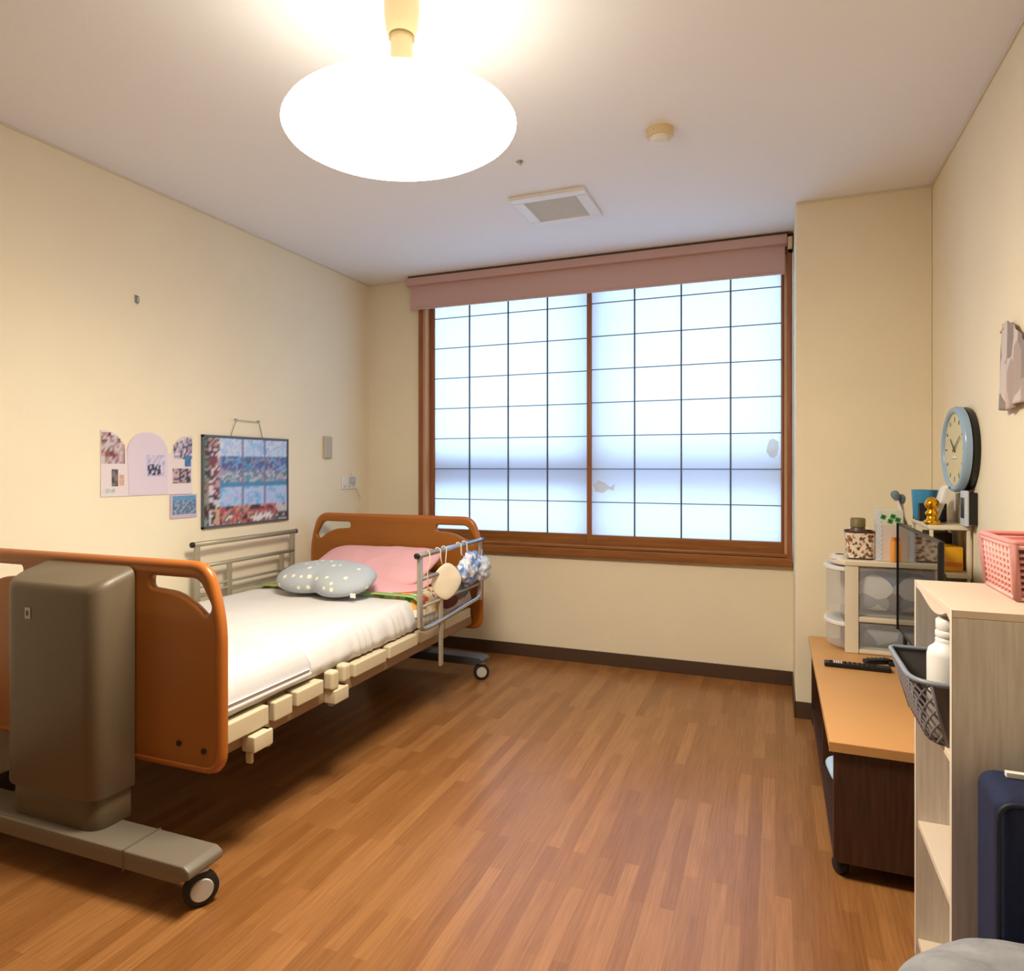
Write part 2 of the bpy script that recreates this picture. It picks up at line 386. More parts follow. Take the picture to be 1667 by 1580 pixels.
# ---- window: wooden surround, two shoji-patterned sliding panels, the sash outside
win = struct(empty('window_1', (0, 0, 0)))
fo = YB-.035
fx0, fx1 = -2.225, .088
boxes('window_frame', [(fx0, -2.198, fo, YB+.10, .66, 2.42), (.062, fx1, fo, YB+.10, .66, 2.42), (fx0, fx1, fo, YB+.10, 2.36, 2.42)], 'frame_wood_v', win, .003)
boxes('pale_jamb', [(-2.198, -2.176, fo+.012, YB+.09, .70, 2.36), (.046, .062, fo+.012, YB+.09, .70, 2.36)], 'rail_wood', win, .001)
boxes('window_sill', [(fx0, fx1, fo-.012, YB+.10, .652, .700), (fx0+.03, fx1-.03, fo+.006, YB+.09, .700, .722)], 'frame_wood', win, .004)
def panel(x0, x1, sl, sr, vx, y):
    pn = boxes('sliding_panel', [(x0, x0+sl, y-.012, y+.012, .722, 2.36), (x1-sr, x1, y-.012, y+.012, .722, 2.36)], 'frame_wood_v', win, .003)
    boxes('bottom_rail', [(x0, x1, y-.0135, y+.0135, .720, .783)], 'frame_wood', pn, .003)
    zs = [.983+.2015*i for i in range(7)]
    boxes('muntin_grid', [(x-.0045, x+.0045, y-.010, y-.0045, .783, 2.36) for x in vx]+[(x0+sl, x1-sr, y-.0105, y-.0045, z-.0025, z+.0025) for z in zs], 'muntin', pn, 0)
    box('translucent_sheet', x0+sl, x1-sr, y-.0025, y, .783, 2.36, 'shoji', pn, bevel=0)
panel(-2.176, -1.046, .037, .022, (-1.880, -1.605, -1.338), YB+.045)
panel(-1.073, .046, .030, .016, (-.780, -.508, -.235), YB+.012)
sash = boxes('outer_sash', [(fx0+.03, fx1-.03, YB+.110, YB+.135, 1.075, 1.262), (fx0, fx1, YB+.15, YB+.19, .655, .70), (-1.12, -1.0, YB+.16, YB+.185, .70, 2.36)], 'alu', win, .003)
def decal(name, pts, y, lab):
    o = prism(name, pts, .002, 'gluetint', None, 'XZ', y); tag(o, lab, 'sticker'); return o
decal('fish_sticker', [(-1.035, 1.085), (-1.0, 1.115), (-.96, 1.10), (-.93, 1.075), (-.90, 1.095), (-.905, 1.055), (-.94, 1.062), (-.97, 1.04), (-1.02, 1.045)], YB+.0055, 'pale yellowed fish-shaped sticker low on the window beside its middle post')
decal('round_sticker', [(-.012+.030*math.cos(a*.7)*(1+.25*(a % 2)), 1.30+.055*math.sin(a*.7)) for a in range(9)], YB+.0055, 'faint pale sticker on the window near its right edge')

# ---- roller blind
rb = thing('roller_blind', 'dusty pink roller blind pulled up at the top of the window', 'blind', (-1.1, 3.9, 2.25))
def rel(o, par): o.matrix_parent_inverse = Matrix.Translation(par.location).inverted(); return o
def relz(o, par): o.matrix_parent_inverse = (Matrix.Translation(par.location) @ Matrix.Rotation(par.rotation_euler.z, 4, 'Z')).inverted(); return o
rel(box('cassette', -2.285, .060, 3.865, 3.935, 2.396, 2.446, 'blind', rb, .004), rb)
rel(box('cassette_slot', -2.270, .070, 3.875, 3.935, 2.446, 2.4595, 'blind_dark', rb, .001), rb)
rel(boxes('blind_fabric', [(-2.262, .048, 3.898, 3.904, 2.252, 2.396)], 'blind', rb, .001), rb)
rel(box('bottom_bar', -2.262, .048, 3.893, 3.909, 2.240, 2.254, 'blind', rb, .003), rb)
rel(box('bracket', .062, .086, 3.87, 3.93, 2.378, 2.432, 'ivory', rb, .003), rb)

# ---- pendant lamp
LX, LY, LZ = -.926, 1.549, 2.098
lt = thing('pendant_lamp', 'glowing white flattened round shade lamp hanging from the ceiling', 'lamp', (LX, LY, LZ))
rr = .306
prof = [(0, -.062), (.05, -.061), (.10, -.059), (.14, -.055), (.17, -.050), (.20, -.043), (.225, -.036), (.25, -.028), (.272, -.021), (.290, -.014), (.302, -.007), (.306, 0), (.302, .007), (.27, .017), (.2, .027), (.1, .034), (0, .036)]
for nm_, pr_, m_ in (('lamp_shade', prof[:12], 'shade'), ('upper_shade', prof[11:], 'shade_top')):
    o = lathe(nm_, pr_, m_, lt, 72); o.rotation_mode = 'AXIS_ANGLE'; o.rotation_axis_angle = (math.radians(-2.7), -.3665, .9304, 0)   # hangs very slightly askew
lathe('stem', [(0, .03), (.029, .03), (.029, .240), (0, .240)], 'ivory', lt, 32)
lathe('stem_ring', [(0, .240), (.034, .240), (.034, .247), (0, .247)], mat('brown_ring', (150, 126, 84), .5), lt, 32)
lathe('ceiling_cup', [(0, .247), (.034, .247), (.041, .262), (.046, .30), (.047, .33), (.047, ZC-LZ), (0, ZC-LZ)], 'ivory', lt, 40)

# ---- ceiling fittings
sd = thing('smoke_detector', 'small cream round detector on the ceiling', 'detector', (-.402, 2.535, ZC))
lathe('detector_base', [(0, -.028), (.045, -.028), (.050, -.022), (.052, 0), (0, 0)], 'ivory', sd)
lathe('detector_head', [(0, -.048), (.030, -.048), (.036, -.042), (.038, -.028), (0, -.028)], 'white_pl', sd)
lathe('indicator', [(0, -.003), (.004, -.003), (.004, 0), (0, 0)], 'black', sd, 12, loc=(-.012, -.0485, -.014), axis=(0, -1, 0))
sp = lathe('ceiling_sprinkler', [(0, -.016), (.005, -.016), (.006, -.010), (.013, -.004), (.017, 0), (0, 0)], 'steel', None, 20)
sp.location = (-.982, 2.584, ZC); tag(sp, 'tiny metal sprinkler point in the ceiling between lamp and vent', 'sprinkler')
vt = thing('ceiling_vent', 'square white framed ventilation grille in the ceiling', 'vent', (-.982, 3.09, ZC))
bm = bmesh.new(); a_, b_ = .182, .128
for s in ((-a_, a_, -a_, -b_), (-a_, a_, b_, a_), (-a_, -b_, -b_, b_), (b_, a_, -b_, b_)): abox(bm, s[0], s[1], s[2], s[3], -.018, 0)
finish('vent_frame', bm, 'white_pl', vt, bevel=.004)
boxes('grille', [(-b_, b_, -b_, b_, -.006, 0)]+[(-b_, b_, -b_+.0128*k, -b_+.0128*k+.005, -.011, -.006) for k in range(1, 20)], 'ventgrey', vt, 0)

# ================================================================== THE BED
BA = math.radians(0.6)
BX, BY = -2.040, 1.470
def bw(s, l, z=0.0): return (BX+s*math.cos(BA)-l*math.sin(BA), BY+s*math.sin(BA)+l*math.cos(BA), z)
bed = thing('care_bed', 'adjustable care bed with orange-brown end boards along the left wall', 'bed', bw(0, 0), BA)
HW = .558; TOPZ = .912; LEN = 1.865
outline = P2([(-HW, .315), (HW, .315), (HW, .76), (.505, TOPZ), (-.505, TOPZ), (-HW, .76)], [.055, .055, .11, .05, .05, .11], 7)
def bhole(s):
    h = P2([(.285, .872), (.478, .872), (.528, .790), (.505, .762), (.455, .800), (.390, .828), (.285, .836)], [.016, .03, .02, .02, .03, .03, .014], 5)
    return h if s > 0 else [(-x, z) for x, z in h][::-1]
def endboard(name, l0):
    th = .030
    o = prism(name, outline, th, 'board', bed, 'XZ', l0, .010, holes=[bhole(1), bhole(-1)])
    y = l0+th/2
    bm = bmesh.new(); tube(bm, [(x, y, z) for x, z in P2([(-HW+.006, .321), (HW-.006, .321), (HW-.006, .758), (.502, TOPZ-.006), (-.502, TOPZ-.006), (-HW+.006, .758)], [.055, .055, .11, .05, .05, .11], 7)], .0165, 10, True)
    finish('board_edge', bm, 'board_edge', o, smooth=True)
    return o
fb = endboard('footboard', 0.0)
for sx, z in ((.405, .385), (.50, .375), (-.405, .385), (-.50, .375)):
    lathe('board_bolt', [(0, 0), (.008, 0), (.009, .004), (0, .004)], 'black', fb, 16, loc=(sx, .0005, z), axis=(0, -1, 0))
hb = endboard('headboard', LEN)
for sx, z in ((.435, .385), (.50, .375)):
    lathe('board_bolt', [(0, 0), (.011, 0), (.012, .006), (0, .006)], 'black', hb, 16, loc=(sx, LEN+.0005, z), axis=(0, -1, 0))
# foot lift column: tall rounded cover over a slimmer lower sleeve
def colcover(name, hw, y0, y1, z0, z1f, z1b, r, m, par, rtop=.03):
    pts = [(p.x, p.y) for p in fillet([(-hw, y1, 0), (-hw, y0, 0), (hw, y0, 0), (hw, y1, 0)], [0, r, r, 0], 8)]
    bm = bmesh.new(); lv = []
    zs = [z0, z0+.004]+[None]
    def ztop(y): return z1f+(z1b-z1f)*max(0.0, (y-y0)/(y1-y0))**.8
    def ring(f, dz, inset):
        c = (0, (y0+y1)/2+.02)
        return [bm.verts.new((c[0]+(x-c[0])*(1-inset), c[1]+(y-c[1])*(1-inset) if y < y1-1e-4 else y, f if f is not None else ztop(y)-dz)) for x, y in pts]
    rings = [ring(z0, 0, .02), ring(z0+.006, 0, 0)]
    for k in range(5):
        t = k/4*PI/2
        rings.append(ring(None, rtop*(1-math.sin(t)), .14*(1-math.cos(t))))
    for A, B in zip(rings, rings[1:]):
        for i in range(len(A)-1): bm.faces.new((A[i], A[i+1], B[i+1], B[i]))
        bm.faces.new((A[-1], A[0], B[0], B[-1]))
    bm.faces.new(rings[-1]); bm.faces.new(rings[0][::-1])
    o = finish(name, bm, m, par, smooth=True); e = o.modifiers.new('es', 'EDGE_SPLIT'); e.split_angle = math.radians(55); return o
cc = .032  # column offset along the board
cv = colcover('lift_cover', .204, -.132, -.004, .232, .853, .896, .075, 'cover', bed)
cv.location = (cc-.005, 0, 0)
low = colcover('lift_sleeve', .190, -.120, -.006, .135, .245, .245, .055, 'cover2', bed, .004); low.location = (cc-.005, 0, 0)
lk = boxes('key_switch', [(-.092, -.068, -.1345, -.1325, .742, .776)], 'hub', cv, .001)
boxes('key_slot', [(-.084, -.077, -.1355, -.1345, .752, .767)], 'black', lk, 0)
def beam(name, y0, y1, m, z0, z1, hx):
    pts = [(-hx, z0+.02), (-hx+.05, z0), (hx-.05, z0), (hx, z0+.02), (hx, z1-.012), (hx-.02, z1), (-hx+.02, z1), (-hx, z1-.012)]
    return prism(name, P2(pts, .006, 3), y1-y0, m, bed, 'XZ', y0, .005)
beam('base_beam', -.15, -.03, 'beam', .087, .140, .60)
box('beam_seam', .36, .366, -.152, -.028, .084, .142, 'cover', bed, .001)
beam('base_beam', LEN+.065, LEN+.165, 'beam_dark', .085, .130, .545)
boxes('head_column', [(-.18, .18, LEN+.035, LEN+.15, .13, .80)], 'cover', bed, .01)
def caster(sx, l, rot, par, R=.046, th=.026, both=True):
    c = lathe('caster_wheel', [(0, -th/2), (R*.8, -th/2), (R, -th/2+.004), (R, th/2-.004), (R*.8, th/2), (0, th/2)], 'rubber', par, 28, loc=(0, 0, 0), axis=(1, 0, 0))
    c.location = (sx, l, R+.0005); c.rotation_euler = (0, 0, rot)
    lathe('hub_cap', [(0, 0), (R*.62, 0), (R*.66, -.003), (R*.66, -.006), (0, -.006)], 'hub', c, 24, loc=(th/2+.005, 0, 0), axis=(1, 0, 0))
    boxes('fork', [(-th/2-.007, -th/2-.001, -.020, .020, -.02, .048), (-th/2-.007, th/2+.002, -.018, .018, R+.001, R+.010)], 'hub', c, .002)
    return c
caster(.575, -.085, math.radians(-32), bed); caster(-.575, -.085, math.radians(20), bed)
caster(.520, LEN+.10, math.radians(-60), bed, .044); caster(-.53, LEN+.10, math.radians(20), bed, .044)
# under-frame
boxes('side_frame', [(.475, .512, .035, LEN-.01, .335, .392)], 'bedframe_d', bed, .006)
boxes('side_frame', [(-.512, -.475, .035, LEN-.01, .335, .392)], 'bedframe_d', bed, .006)
boxes('cross_frame', [(-.475, .475, .30+k*.45, .34+k*.45, .34, .385) for k in range(4)], 'bedframe_d', bed, .004)
boxes('deck', [(-.49, .49, .05, LEN-.03, .405, .45)], 'bedframe_d', bed, .004)
for a, b, z0, z1, xo in ((.04, .225, .378, .440, .540), (.255, .345, .372, .436, .536), (.355, .50, .388, .440, .546), (.70, .93, .385, .438, .54), (.955, 1.20, .388, .440, .54), (1.225, 1.46, .388, .440, .54), (1.50, 1.80, .388, .440, .53)):
    box('deck_edge_panel', .50, xo, a, b, z0, z1, 'bedframe', bed, .006)
    box('deck_edge_panel', -xo+.01, -.50, a, b, z0, z1, 'bedframe', bed, .006)
def bracket(l, w, z0, z1):
    o = boxes('side_bracket', [(.51, .562, l, l+w, z1-.050, z1), (.52, .545, l+.005, l+.018, z0, z1-.05), (.512, .556, l+w-.02, l+w, z0+.03, z1)], 'bedframe', bed, .004)
bracket(.135, .085, .285, .372); bracket(.545, .085, .325, .385)
box('release_lever', .512, .556, .535, .580, .385, .455, 'bedframe', bed, .012, 4)
box('release_lever', .512, .556, .610, .655, .395, .460, 'bedframe', bed, .012, 4)
# side rails
def rail(sx, l0, l1, zt, zb, m_tube, curved):
    top = tubes('side_rail', [[(sx, l0, zt), (sx, l1, zt)]], .0125, m_tube, bed, 14)
    s = -1 if sx < 0 else 1
    for e in (l0, l1):
        lathe('rail_end_cap', [(0, 0), (.0135, 0), (.0135, .010), (.010, .014), (0, .014)], 'black', top, 16, loc=(sx, e+(.002 if e == l0 else -.002), zt), axis=(0, -1 if e == l0 else 1, 0))
    boxes('rail_post', [(sx-.008, sx+.008, l0+.010, l0+.040, zb if curved else .40, zt-.008)], 'railpaint', top, .003)
    boxes('rail_post', [(sx-.008, sx+.008, l1-.040, l1-.010, zb if curved else .40, zt-.008)], 'railpaint', top, .003)
    tubes('middle_bar', [[(sx, l0+.02, zt-.108), (sx, l1-.02, zt-.108)]], .010, m_tube, top, 12)
    boxes('rail_upright', [(sx-.007, sx+.007, l0+.215, l0+.245, .25 if curved else .40, zt-.11)], 'railpaint', top, .003)
    if not curved:
        boxes('rail_upright', [(sx-.007, sx+.007, l1-.13, l1-.10, .40, zt-.11)], 'railpaint', top, .003)
        tubes('lower_bar', [[(sx, l0+.02, zt-.205), (sx, l1-.02, zt-.205)], [(sx, l0+.02, zt-.235), (sx, l1-.02, zt-.235)]], .007, 'railpaint', top, 10)
    else:
        tubes('lower_bar', [[(sx, l0+.02, zt-.235), (sx, l1-.03, zt-.235)]], .007, 'railpaint', top, 10)
        tubes('lower_hoop', [fillet([(sx, l0+.022, zt-.02), (sx, l0+.022, zb-.01), (sx, l0+.12, zb-.015), (sx, l1-.03, zb+.02), (sx, l1-.02, zt-.05)], .05, 6)], .012, 'chrome', top, 12)
    return top
rail(.568, 1.140, 1.860, .800, .475, 'chrome', True)
rail(-.515, .925, 1.660, .828, .57, 'railpaint', False)

# ---- mattress, pad, pillows (resting on the bed)
def softbox(name, s0, s1, l0, l1, z0, z1, m, nx=44, ny=84, rnd=.06, wr=.004, frill=None, top=None, closed=False):
    bm = bmesh.new(); grid = []
    for j in range(ny+1):
        row = []
        for i in range(nx+1):
            u, v = i/nx, j/ny
            # run the surface over the side edges as well: first/last 5 columns go down the sides
            def side(k, n, a, b):
                t = k/n; e = .10
                if t < e: q = t/e; return a+rnd*(1-math.cos(q*PI/2)), z0+(z1-z0)*math.sin(q*PI/2), 1-q
                if t > 1-e: q = (1-t)/e; return b-rnd*(1-math.cos(q*PI/2)), z0+(z1-z0)*math.sin(q*PI/2), 1-q
                return a+rnd+(b-a-2*rnd)*(t-e)/(1-2*e), z1, 0
            x, zx, ex = side(i, nx, s0, s1); y, zy, ey = side(j, ny, l0, l1)
            z = min(zx, zy)
            if top and ex == 0 and ey == 0: z += top((x-s0)/(s1-s0), (y-l0)/(l1-l0))
            w = wr*noise.noise(Vector((x*5, y*5, z*3)))+wr*.5*noise.noise(Vector((x*14, y*11, 2)))
            if ex > 0 and frill: x += (1 if u > .5 else -1)*frill*math.sin(y*95+3*math.sin(y*23))*(ex**.7)*min(1, max(0, (y-.55)*4))
            row.append(bm.verts.new((x, y, z+w)))
        grid.append(row)
    for j in range(ny):
        for i in range(nx): bm.faces.new((grid[j][i], grid[j][i+1], grid[j+1][i+1], grid[j+1][i]))
    bd = grid[0]+[r[-1] for r in grid[1:]]+grid[-1][-2::-1]+[r[0] for r in grid[-2:0:-1]]
    if closed: bm.faces.new(bd[::-1])
    return finish(name, bm, m, None, smooth=True)
mt_ = softbox('mattress', -.495, .512, .045, 1.855, .451, .566, 'sheet', 50, 150, frill=.006, wr=.005, closed=True, top=lambda u, v: .012*math.sin(PI*min(1,max(0,u)))**.5+.02*max(0, v-.6))
mt_.location = bw(0, 0); mt_.rotation_euler = (0, 0, BA); tag(mt_, 'mattress in a white fitted sheet lying on the care bed', 'mattress')
pd = softbox('bed_pad', -.485, .528, .042, .455, .474, .578, 'sheet2', 44, 40, wr=.004, top=lambda u, v: .012*math.sin(PI*min(1,max(0,u)))**.5)
pd.location = bw(0, 0, 0); pd.rotation_euler = (0, 0, BA); tag(pd, 'greyish white quilted pad across the foot end of the mattress', 'bed pad')
o = boxes('pad_hem', [(.524, .531, .05, .45, .468, .478), (.526, .532, .05, .44, .490, .494)], 'sheet', pd, .002); o['label'] = 'double stitched hem'
tw = softbox('floral_towel', -.44, .520, 1.235, 1.80, .50, .592, 'floral', 40, 30, wr=.004)
tw.location = bw(0, 0, 0); tw.rotation_euler = (0, 0, BA); tag(tw, 'colourful floral towel with green border spread under the pillows', 'towel')
def drape(l0, l1, s0=-.43, s1=.5245, z=.598):
    bm = bmesh.new(); pts = [(s0, z-.002), (s0+.1, z), (s1-.08, z), (s1-.03, z-.004), (s1-.004, z-.022), (s1+.001, z-.10)]
    A = [bm.verts.new((a, l0, b)) for a, b in pts]; B = [bm.verts.new((a, l1, b)) for a, b in pts]
    for i in range(len(pts)-1): bm.faces.new((A[i], A[i+1], B[i+1], B[i]))
    o = finish('towel_border', bm, 'green', tw, smooth=True); s = o.modifiers.new('s', 'SOLIDIFY'); s.thickness = .003
    return o
drape(1.232, 1.275)
# white care label hanging beside the mattress
pk = cushion('pink_pillow', superrad(.375, .190, 7), .046, 'pink', None, bw(.035, 1.600, .668), (math.radians(22), math.radians(-1), BA-.03), wr=.010, flat=.45, seed=3)
tag(pk, 'pink pillow propped against the headboard', 'pillow')
pk2 = cushion('folded_pink_blanket', superrad(.34, .20, 5), .022, 'pink', None, bw(.10, 1.50, .625), (math.radians(8), math.radians(4), BA+.02), wr=.008, flat=.4, seed=9)
tag(pk2, 'thin pink cloth folded beneath the pink pillow', 'blanket')
def bean(t):
    r = superrad(.272, .140, 2.5)(t)
    d = (t-math.radians(268)+PI) % (2*PI)-PI
    return r*(1-.20*math.exp(-(d/.42)**2))*(1+.16*math.exp(-((t-math.radians(318))/.5)**2)+.05*math.exp(-((t-math.radians(215))/.5)**2))
bp = cushion('bean_pillow', bean, .066, 'stars', None, bw(.030, 1.215, .660), (math.radians(16), 0, BA-.05), wr=.006, flat=.5, na=96)
tag(bp, 'grey bean-shaped pillow with pale yellow stars lying before the pink pillow', 'pillow')
tg = box('care_tag', 0, .03, 0, .002, 0, .022, 'white_pl', bp, .001); tg.location = bw(.245, 1.095, .600)

# ---- things hanging from the near side rail
RZ = .800
def hook_path(s, l, zlow, sway=.012): 
    return [(s, l-.013, RZ+.002), (s-.004, l-.010, RZ+.0155), (s, l, RZ+.0175), (s+.014, l+.004, RZ+.008), (s+.016, l+sway*.4, RZ-.04), (s+.020, l+sway, zlow)]
def onbed(o): o.location = bw(0, 0); o.rotation_euler = (0, 0, BA); return o
mk = thing('face_mask', 'cream cloth face mask hanging from the bed rail', 'mask', bw(0, 0), BA)
cushion('mask_panel', lambda t: superrad(.086, .094, 1.55)(t), .007, 'maskm', mk, (.596, 1.375, .652), (PI/2+.05, 0, math.radians(55)), wr=.006, na=40, nr=8, seed=5)
for l_, w_ in ((1.335, .012), (1.40, -.02)): tubes('ear_loop', [hook_path(.568, l_, .735, w_)], .0022, 'white_pl', mk, 6)
pb = thing('plastic_bag', 'crumpled clear bag with blue print hanging from the bed rail', 'bag', bw(0, 0), BA)
bm = bmesh.new(); bmesh.ops.create_icosphere(bm, subdivisions=4, radius=1)
for v in bm.verts:
    n_ = noise.noise(v.co*1.9)+.6*noise.noise(v.co*4.3)
    v.co = Vector((v.co.x*.042, v.co.y*.095, v.co.z*.080))*(1+.32*n_)
bm.transform(Matrix.Translation((.618, 1.60, .688)))
finish('bag_body', bm, 'bagblue', pb, smooth=True)
bm = bmesh.new(); bmesh.ops.create_icosphere(bm, subdivisions=4, radius=1)
for v in bm.verts:
    n_ = noise.noise(v.co*2.3+Vector((3, 1, 2)))+.6*noise.noise(v.co*5)
    v.co = Vector((v.co.x*.045, v.co.y*.065, v.co.z*.06))*(1+.35*n_)
bm.transform(Matrix.Translation((.640, 1.69, .672)))
finish('bag_fold', bm, 'bagm', pb, smooth=True)
for l_, z_ in ((1.56, .75), (1.63, .745)): tubes('bag_tie', [hook_path(.568, l_, z_)], .003, 'white_pl', pb, 6)
hk = onbed(tubes('wire_hook', [[(.568, 1.235, RZ+.015), (.580, 1.232, RZ+.008), (.584, 1.235, RZ-.03), (.580, 1.215, RZ-.07), (.580, 1.215, RZ-.15), (.583, 1.24, RZ-.175), (.583, 1.262, RZ-.165)]], .0028, 'ivory', None, 6))
tag(hk, 'empty pale wire hook hung on the bed rail beside the cream mask', 'hook')
for nm_, lb_, cl_, ps_, a_, b_ in (('dark_red_cloth', 'dark red cloth tucked between mattress and bed rail below the cream mask', (96, 48, 46), (.542, 1.53, .545), .10, .055),
        ('grey_cloth', 'dark grey cloth tucked between mattress and bed rail below the clear bag', (110, 116, 122), (.545, 1.66, .565), .09, .05)):
    tag(onbed(cushion(nm_, superrad(a_, b_, 3), .012, mat(nm_, cl_, .9), None, ps_, (PI/2, 0, PI/2), wr=.01, na=32, nr=6)), lb_, 'cloth')

# ================================================================== LEFT WALL
e = .0015
def wy(y, z, d=e): return (XL+d, y, z)
rnd = random.Random(11)
def jit(c, a=26): g = sum(c)/3; return [.85*x+.15*g+rnd.uniform(-a, a)*.55 for x in c]
def pick(pal, u, v, f=9, o=0.0):
    w = noise.noise(Vector((u*f+o, v*f, o)))*.9+.5+rnd.uniform(-.12, .12)
    return pal[min(len(pal)-1, max(0, int(w*len(pal))))]
# framed photo collage
pf = thing('photo_collage_frame', 'thin dark-edged photo collage hanging by a cord over the bed', 'picture', wy(2.815, 1.125, 0))
y0, y1, z0, z1 = 2.505, 3.130, .890, 1.358
fr = boxes('picture_frame', [(XL, XL+.014, y0, y0+.010, z0, z1), (XL, XL+.014, y1-.010, y1, z0, z1), (XL, XL+.014, y0, y1, z0, z0+.012), (XL, XL+.014, y0, y1, z1-.012, z1)], mat('frame_navy', (84, 90, 100), .4), pf, .001)
rel(fr, pf)
rel(box('backing_board', XL+.001, XL+.006, y0+.008, y1-.008, z0+.008, z1-.008, 'white_pl', pf, 0), pf)
def cf(u, v):
    if u < .05: return jit(pick([(110, 120, 90), (60, 66, 50), (150, 120, 90), (120, 150, 140), (70, 50, 40)], u, v), 16)
    if u < .17:
        return jit(pick([(130, 60, 66), (190, 150, 150), (110, 70, 80), (220, 200, 205), (90, 60, 60)] if v > .35 else [(210, 160, 130), (60, 50, 48), (200, 200, 210)], u, v), 18)
    if v < .20: return jit(pick([(60, 52, 56), (180, 80, 86), (205, 140, 120), (120, 96, 100), (225, 220, 224)] if u < .86 else [(90, 80, 80), (200, 196, 196)], u, v), 20)
    if abs(u-.44) < .012 or abs(u-.70) < .012: return jit((110, 120, 160), 20)
    if abs(v-.46) < .016: return jit((60, 140, 190), 15)
    if v < .46: return jit(pick([(110, 170, 226), (150, 196, 240), (176, 190, 240), (130, 180, 230)], u, v), 18)
    if v < .62: return jit(pick([(150, 168, 188), (110, 126, 150), (176, 190, 206), (170, 150, 176), (90, 150, 180)], u, v), 20)
    if v < .80: return jit(pick([(80, 130, 190), (110, 160, 220), (90, 90, 140), (140, 140, 180), (60, 110, 170)], u, v), 22)
    return jit(pick([(190, 206, 240), (150, 190, 236), (206, 214, 242), (170, 200, 240)], u, v), 16)
rel(mosaic('photo_prints', 44, 36, lambda u, v: (XL+.008, y0+.010+(y1-y0-.020)*u, z0+.012+(z1-z0-.024)*v), cf, pf), pf)
rel(tubes('hanging_cord', [[(XL+.006, 2.694, z1), (XL+.008, 2.715, 1.41), (XL+.012, 2.728, 1.444), (XL+.012, 2.815, 1.442), (XL+.012, 2.892, 1.441), (XL+.008, 2.910, 1.40), (XL+.006, 2.925, z1)]], .0022, 'cordm', pf, 6), pf)
for yy in (2.728, 2.892):
    rel(lathe('pin', [(0, 0), (.005, 0), (.007, .014), (0, .016)], 'steel', pf, 12, loc=(XL, yy, 1.445), axis=(1, 0, 0)), pf)
# folded keepsake card with arches
kc = thing('arched_photo_card', 'pale three-part card with arches and small photos on the left wall', 'card', wy(2.21, 1.07, 0))
def arcp(yc, zc, ry, rz_, a0, a1, n=10): return [(yc+ry*math.cos(math.radians(a0+(a1-a0)*k/n)), zc+rz_*math.sin(math.radians(a0+(a1-a0)*k/n))) for k in range(n+1)]
zb = 1.072; ol = [(1.977, zb), (2.450, zb-.004)]
ol += [(2.450, 1.348), (2.425, 1.346)]+arcp(2.425, 1.262, .088, .084, 92, 180, 8)+[(2.318, 1.262)]+arcp(2.204, 1.262, .106, .093, 0, 180, 16)+[(2.094, 1.262)]+arcp(1.990, 1.262, .102, .092, 0, 88, 8)+[(1.977, 1.354)]
rel(prism('card_backing', ol, .003, 'paper', kc, 'YZ', XL+.001), kc)
mid = P2([(2.104, zb+.004), (2.302, zb+.004), (2.302, 1.26), (2.104, 1.26)], 0, 1)
rel(prism('middle_arch', [(2.108, zb+.002), (2.308, zb+.002)]+arcp(2.204, 1.26, .104, .090, 0, 180, 18), .0016, 'paper2', kc, 'YZ', XL+.0042), kc)
def photo(ya, yb, za, zb_, pal, nx=8, ny=8, arch=0, d=.0062):
    def f(u, v):
        if arch == 1 and (u**2+max(0, (v-.45)/.55)**2) > 1.02: return None
        if arch == -1 and ((1-u)**2+max(0, (v-.45)/.55)**2) > 1.02: return None
        return jit(pick(pal, u, v, 4.5, ya*9+za), 20)
    rel(mosaic('photo_print', nx, ny, lambda u, v: (XL+d, ya+(yb-ya)*u, za+(zb_-za)*v), f, kc), kc)
photo(1.979, 2.088, 1.212, 1.345, [(150, 90, 92), (120, 62, 58), (196, 150, 150), (206, 196, 204), (170, 120, 126), (196, 186, 196)], 10, 11, 1, .005)
photo(2.026, 2.056, 1.115, 1.188, [(70, 58, 58), (130, 112, 110), (96, 80, 80)], 4, 8, 0, .005)
photo(2.062, 2.084, 1.118, 1.165, [(224, 170, 150), (206, 150, 128)], 2, 4, 0, .005)
photo(1.995, 2.04, 1.088, 1.104, [(160, 180, 180), (200, 206, 206)], 5, 2, 0, .005)
photo(2.192, 2.292, 1.154, 1.252, [(196, 184, 214), (210, 200, 224), (186, 170, 200)], 10, 9)
photo(2.200, 2.268, 1.160, 1.210, [(56, 56, 92), (76, 66, 100), (206, 200, 220), (60, 50, 76)], 9, 6, 0, .0072)
photo(2.342, 2.448, 1.235, 1.338, [(126, 106, 128), (196, 180, 196), (52, 66, 84), (216, 204, 220), (170, 140, 168)], 10, 9, -1, .005)
photo(2.405, 2.440, 1.200, 1.252, [(60, 130, 184), (50, 110, 170)], 4, 5, 0, .0062)
photo(2.336, 2.440, 1.120, 1.190, [(70, 50, 52), (196, 160, 170), (60, 56, 62), (206, 170, 176)], 10, 7, 0, .005)
bpz = thing('blue_snapshot', 'small blue photo on the wall under the arched card', 'photo', wy(2.40, .957, 0))
rel(box('photo_paper', XL+.0048, XL+.0060, 2.322, 2.476, .955, 1.066, mat('lilac_border', (196, 180, 204), .7), bpz, 0), bpz)
rel(mosaic('photo_print', 16, 10, lambda u, v: (XL+.0064, 2.334+.135*u, .972+.088*v), lambda u, v: jit((92, 150, 196) if v > .7 else pick([(110, 126, 150), (150, 170, 190), (80, 110, 150), (90, 130, 160)], u, v), 14), bpz), bpz)
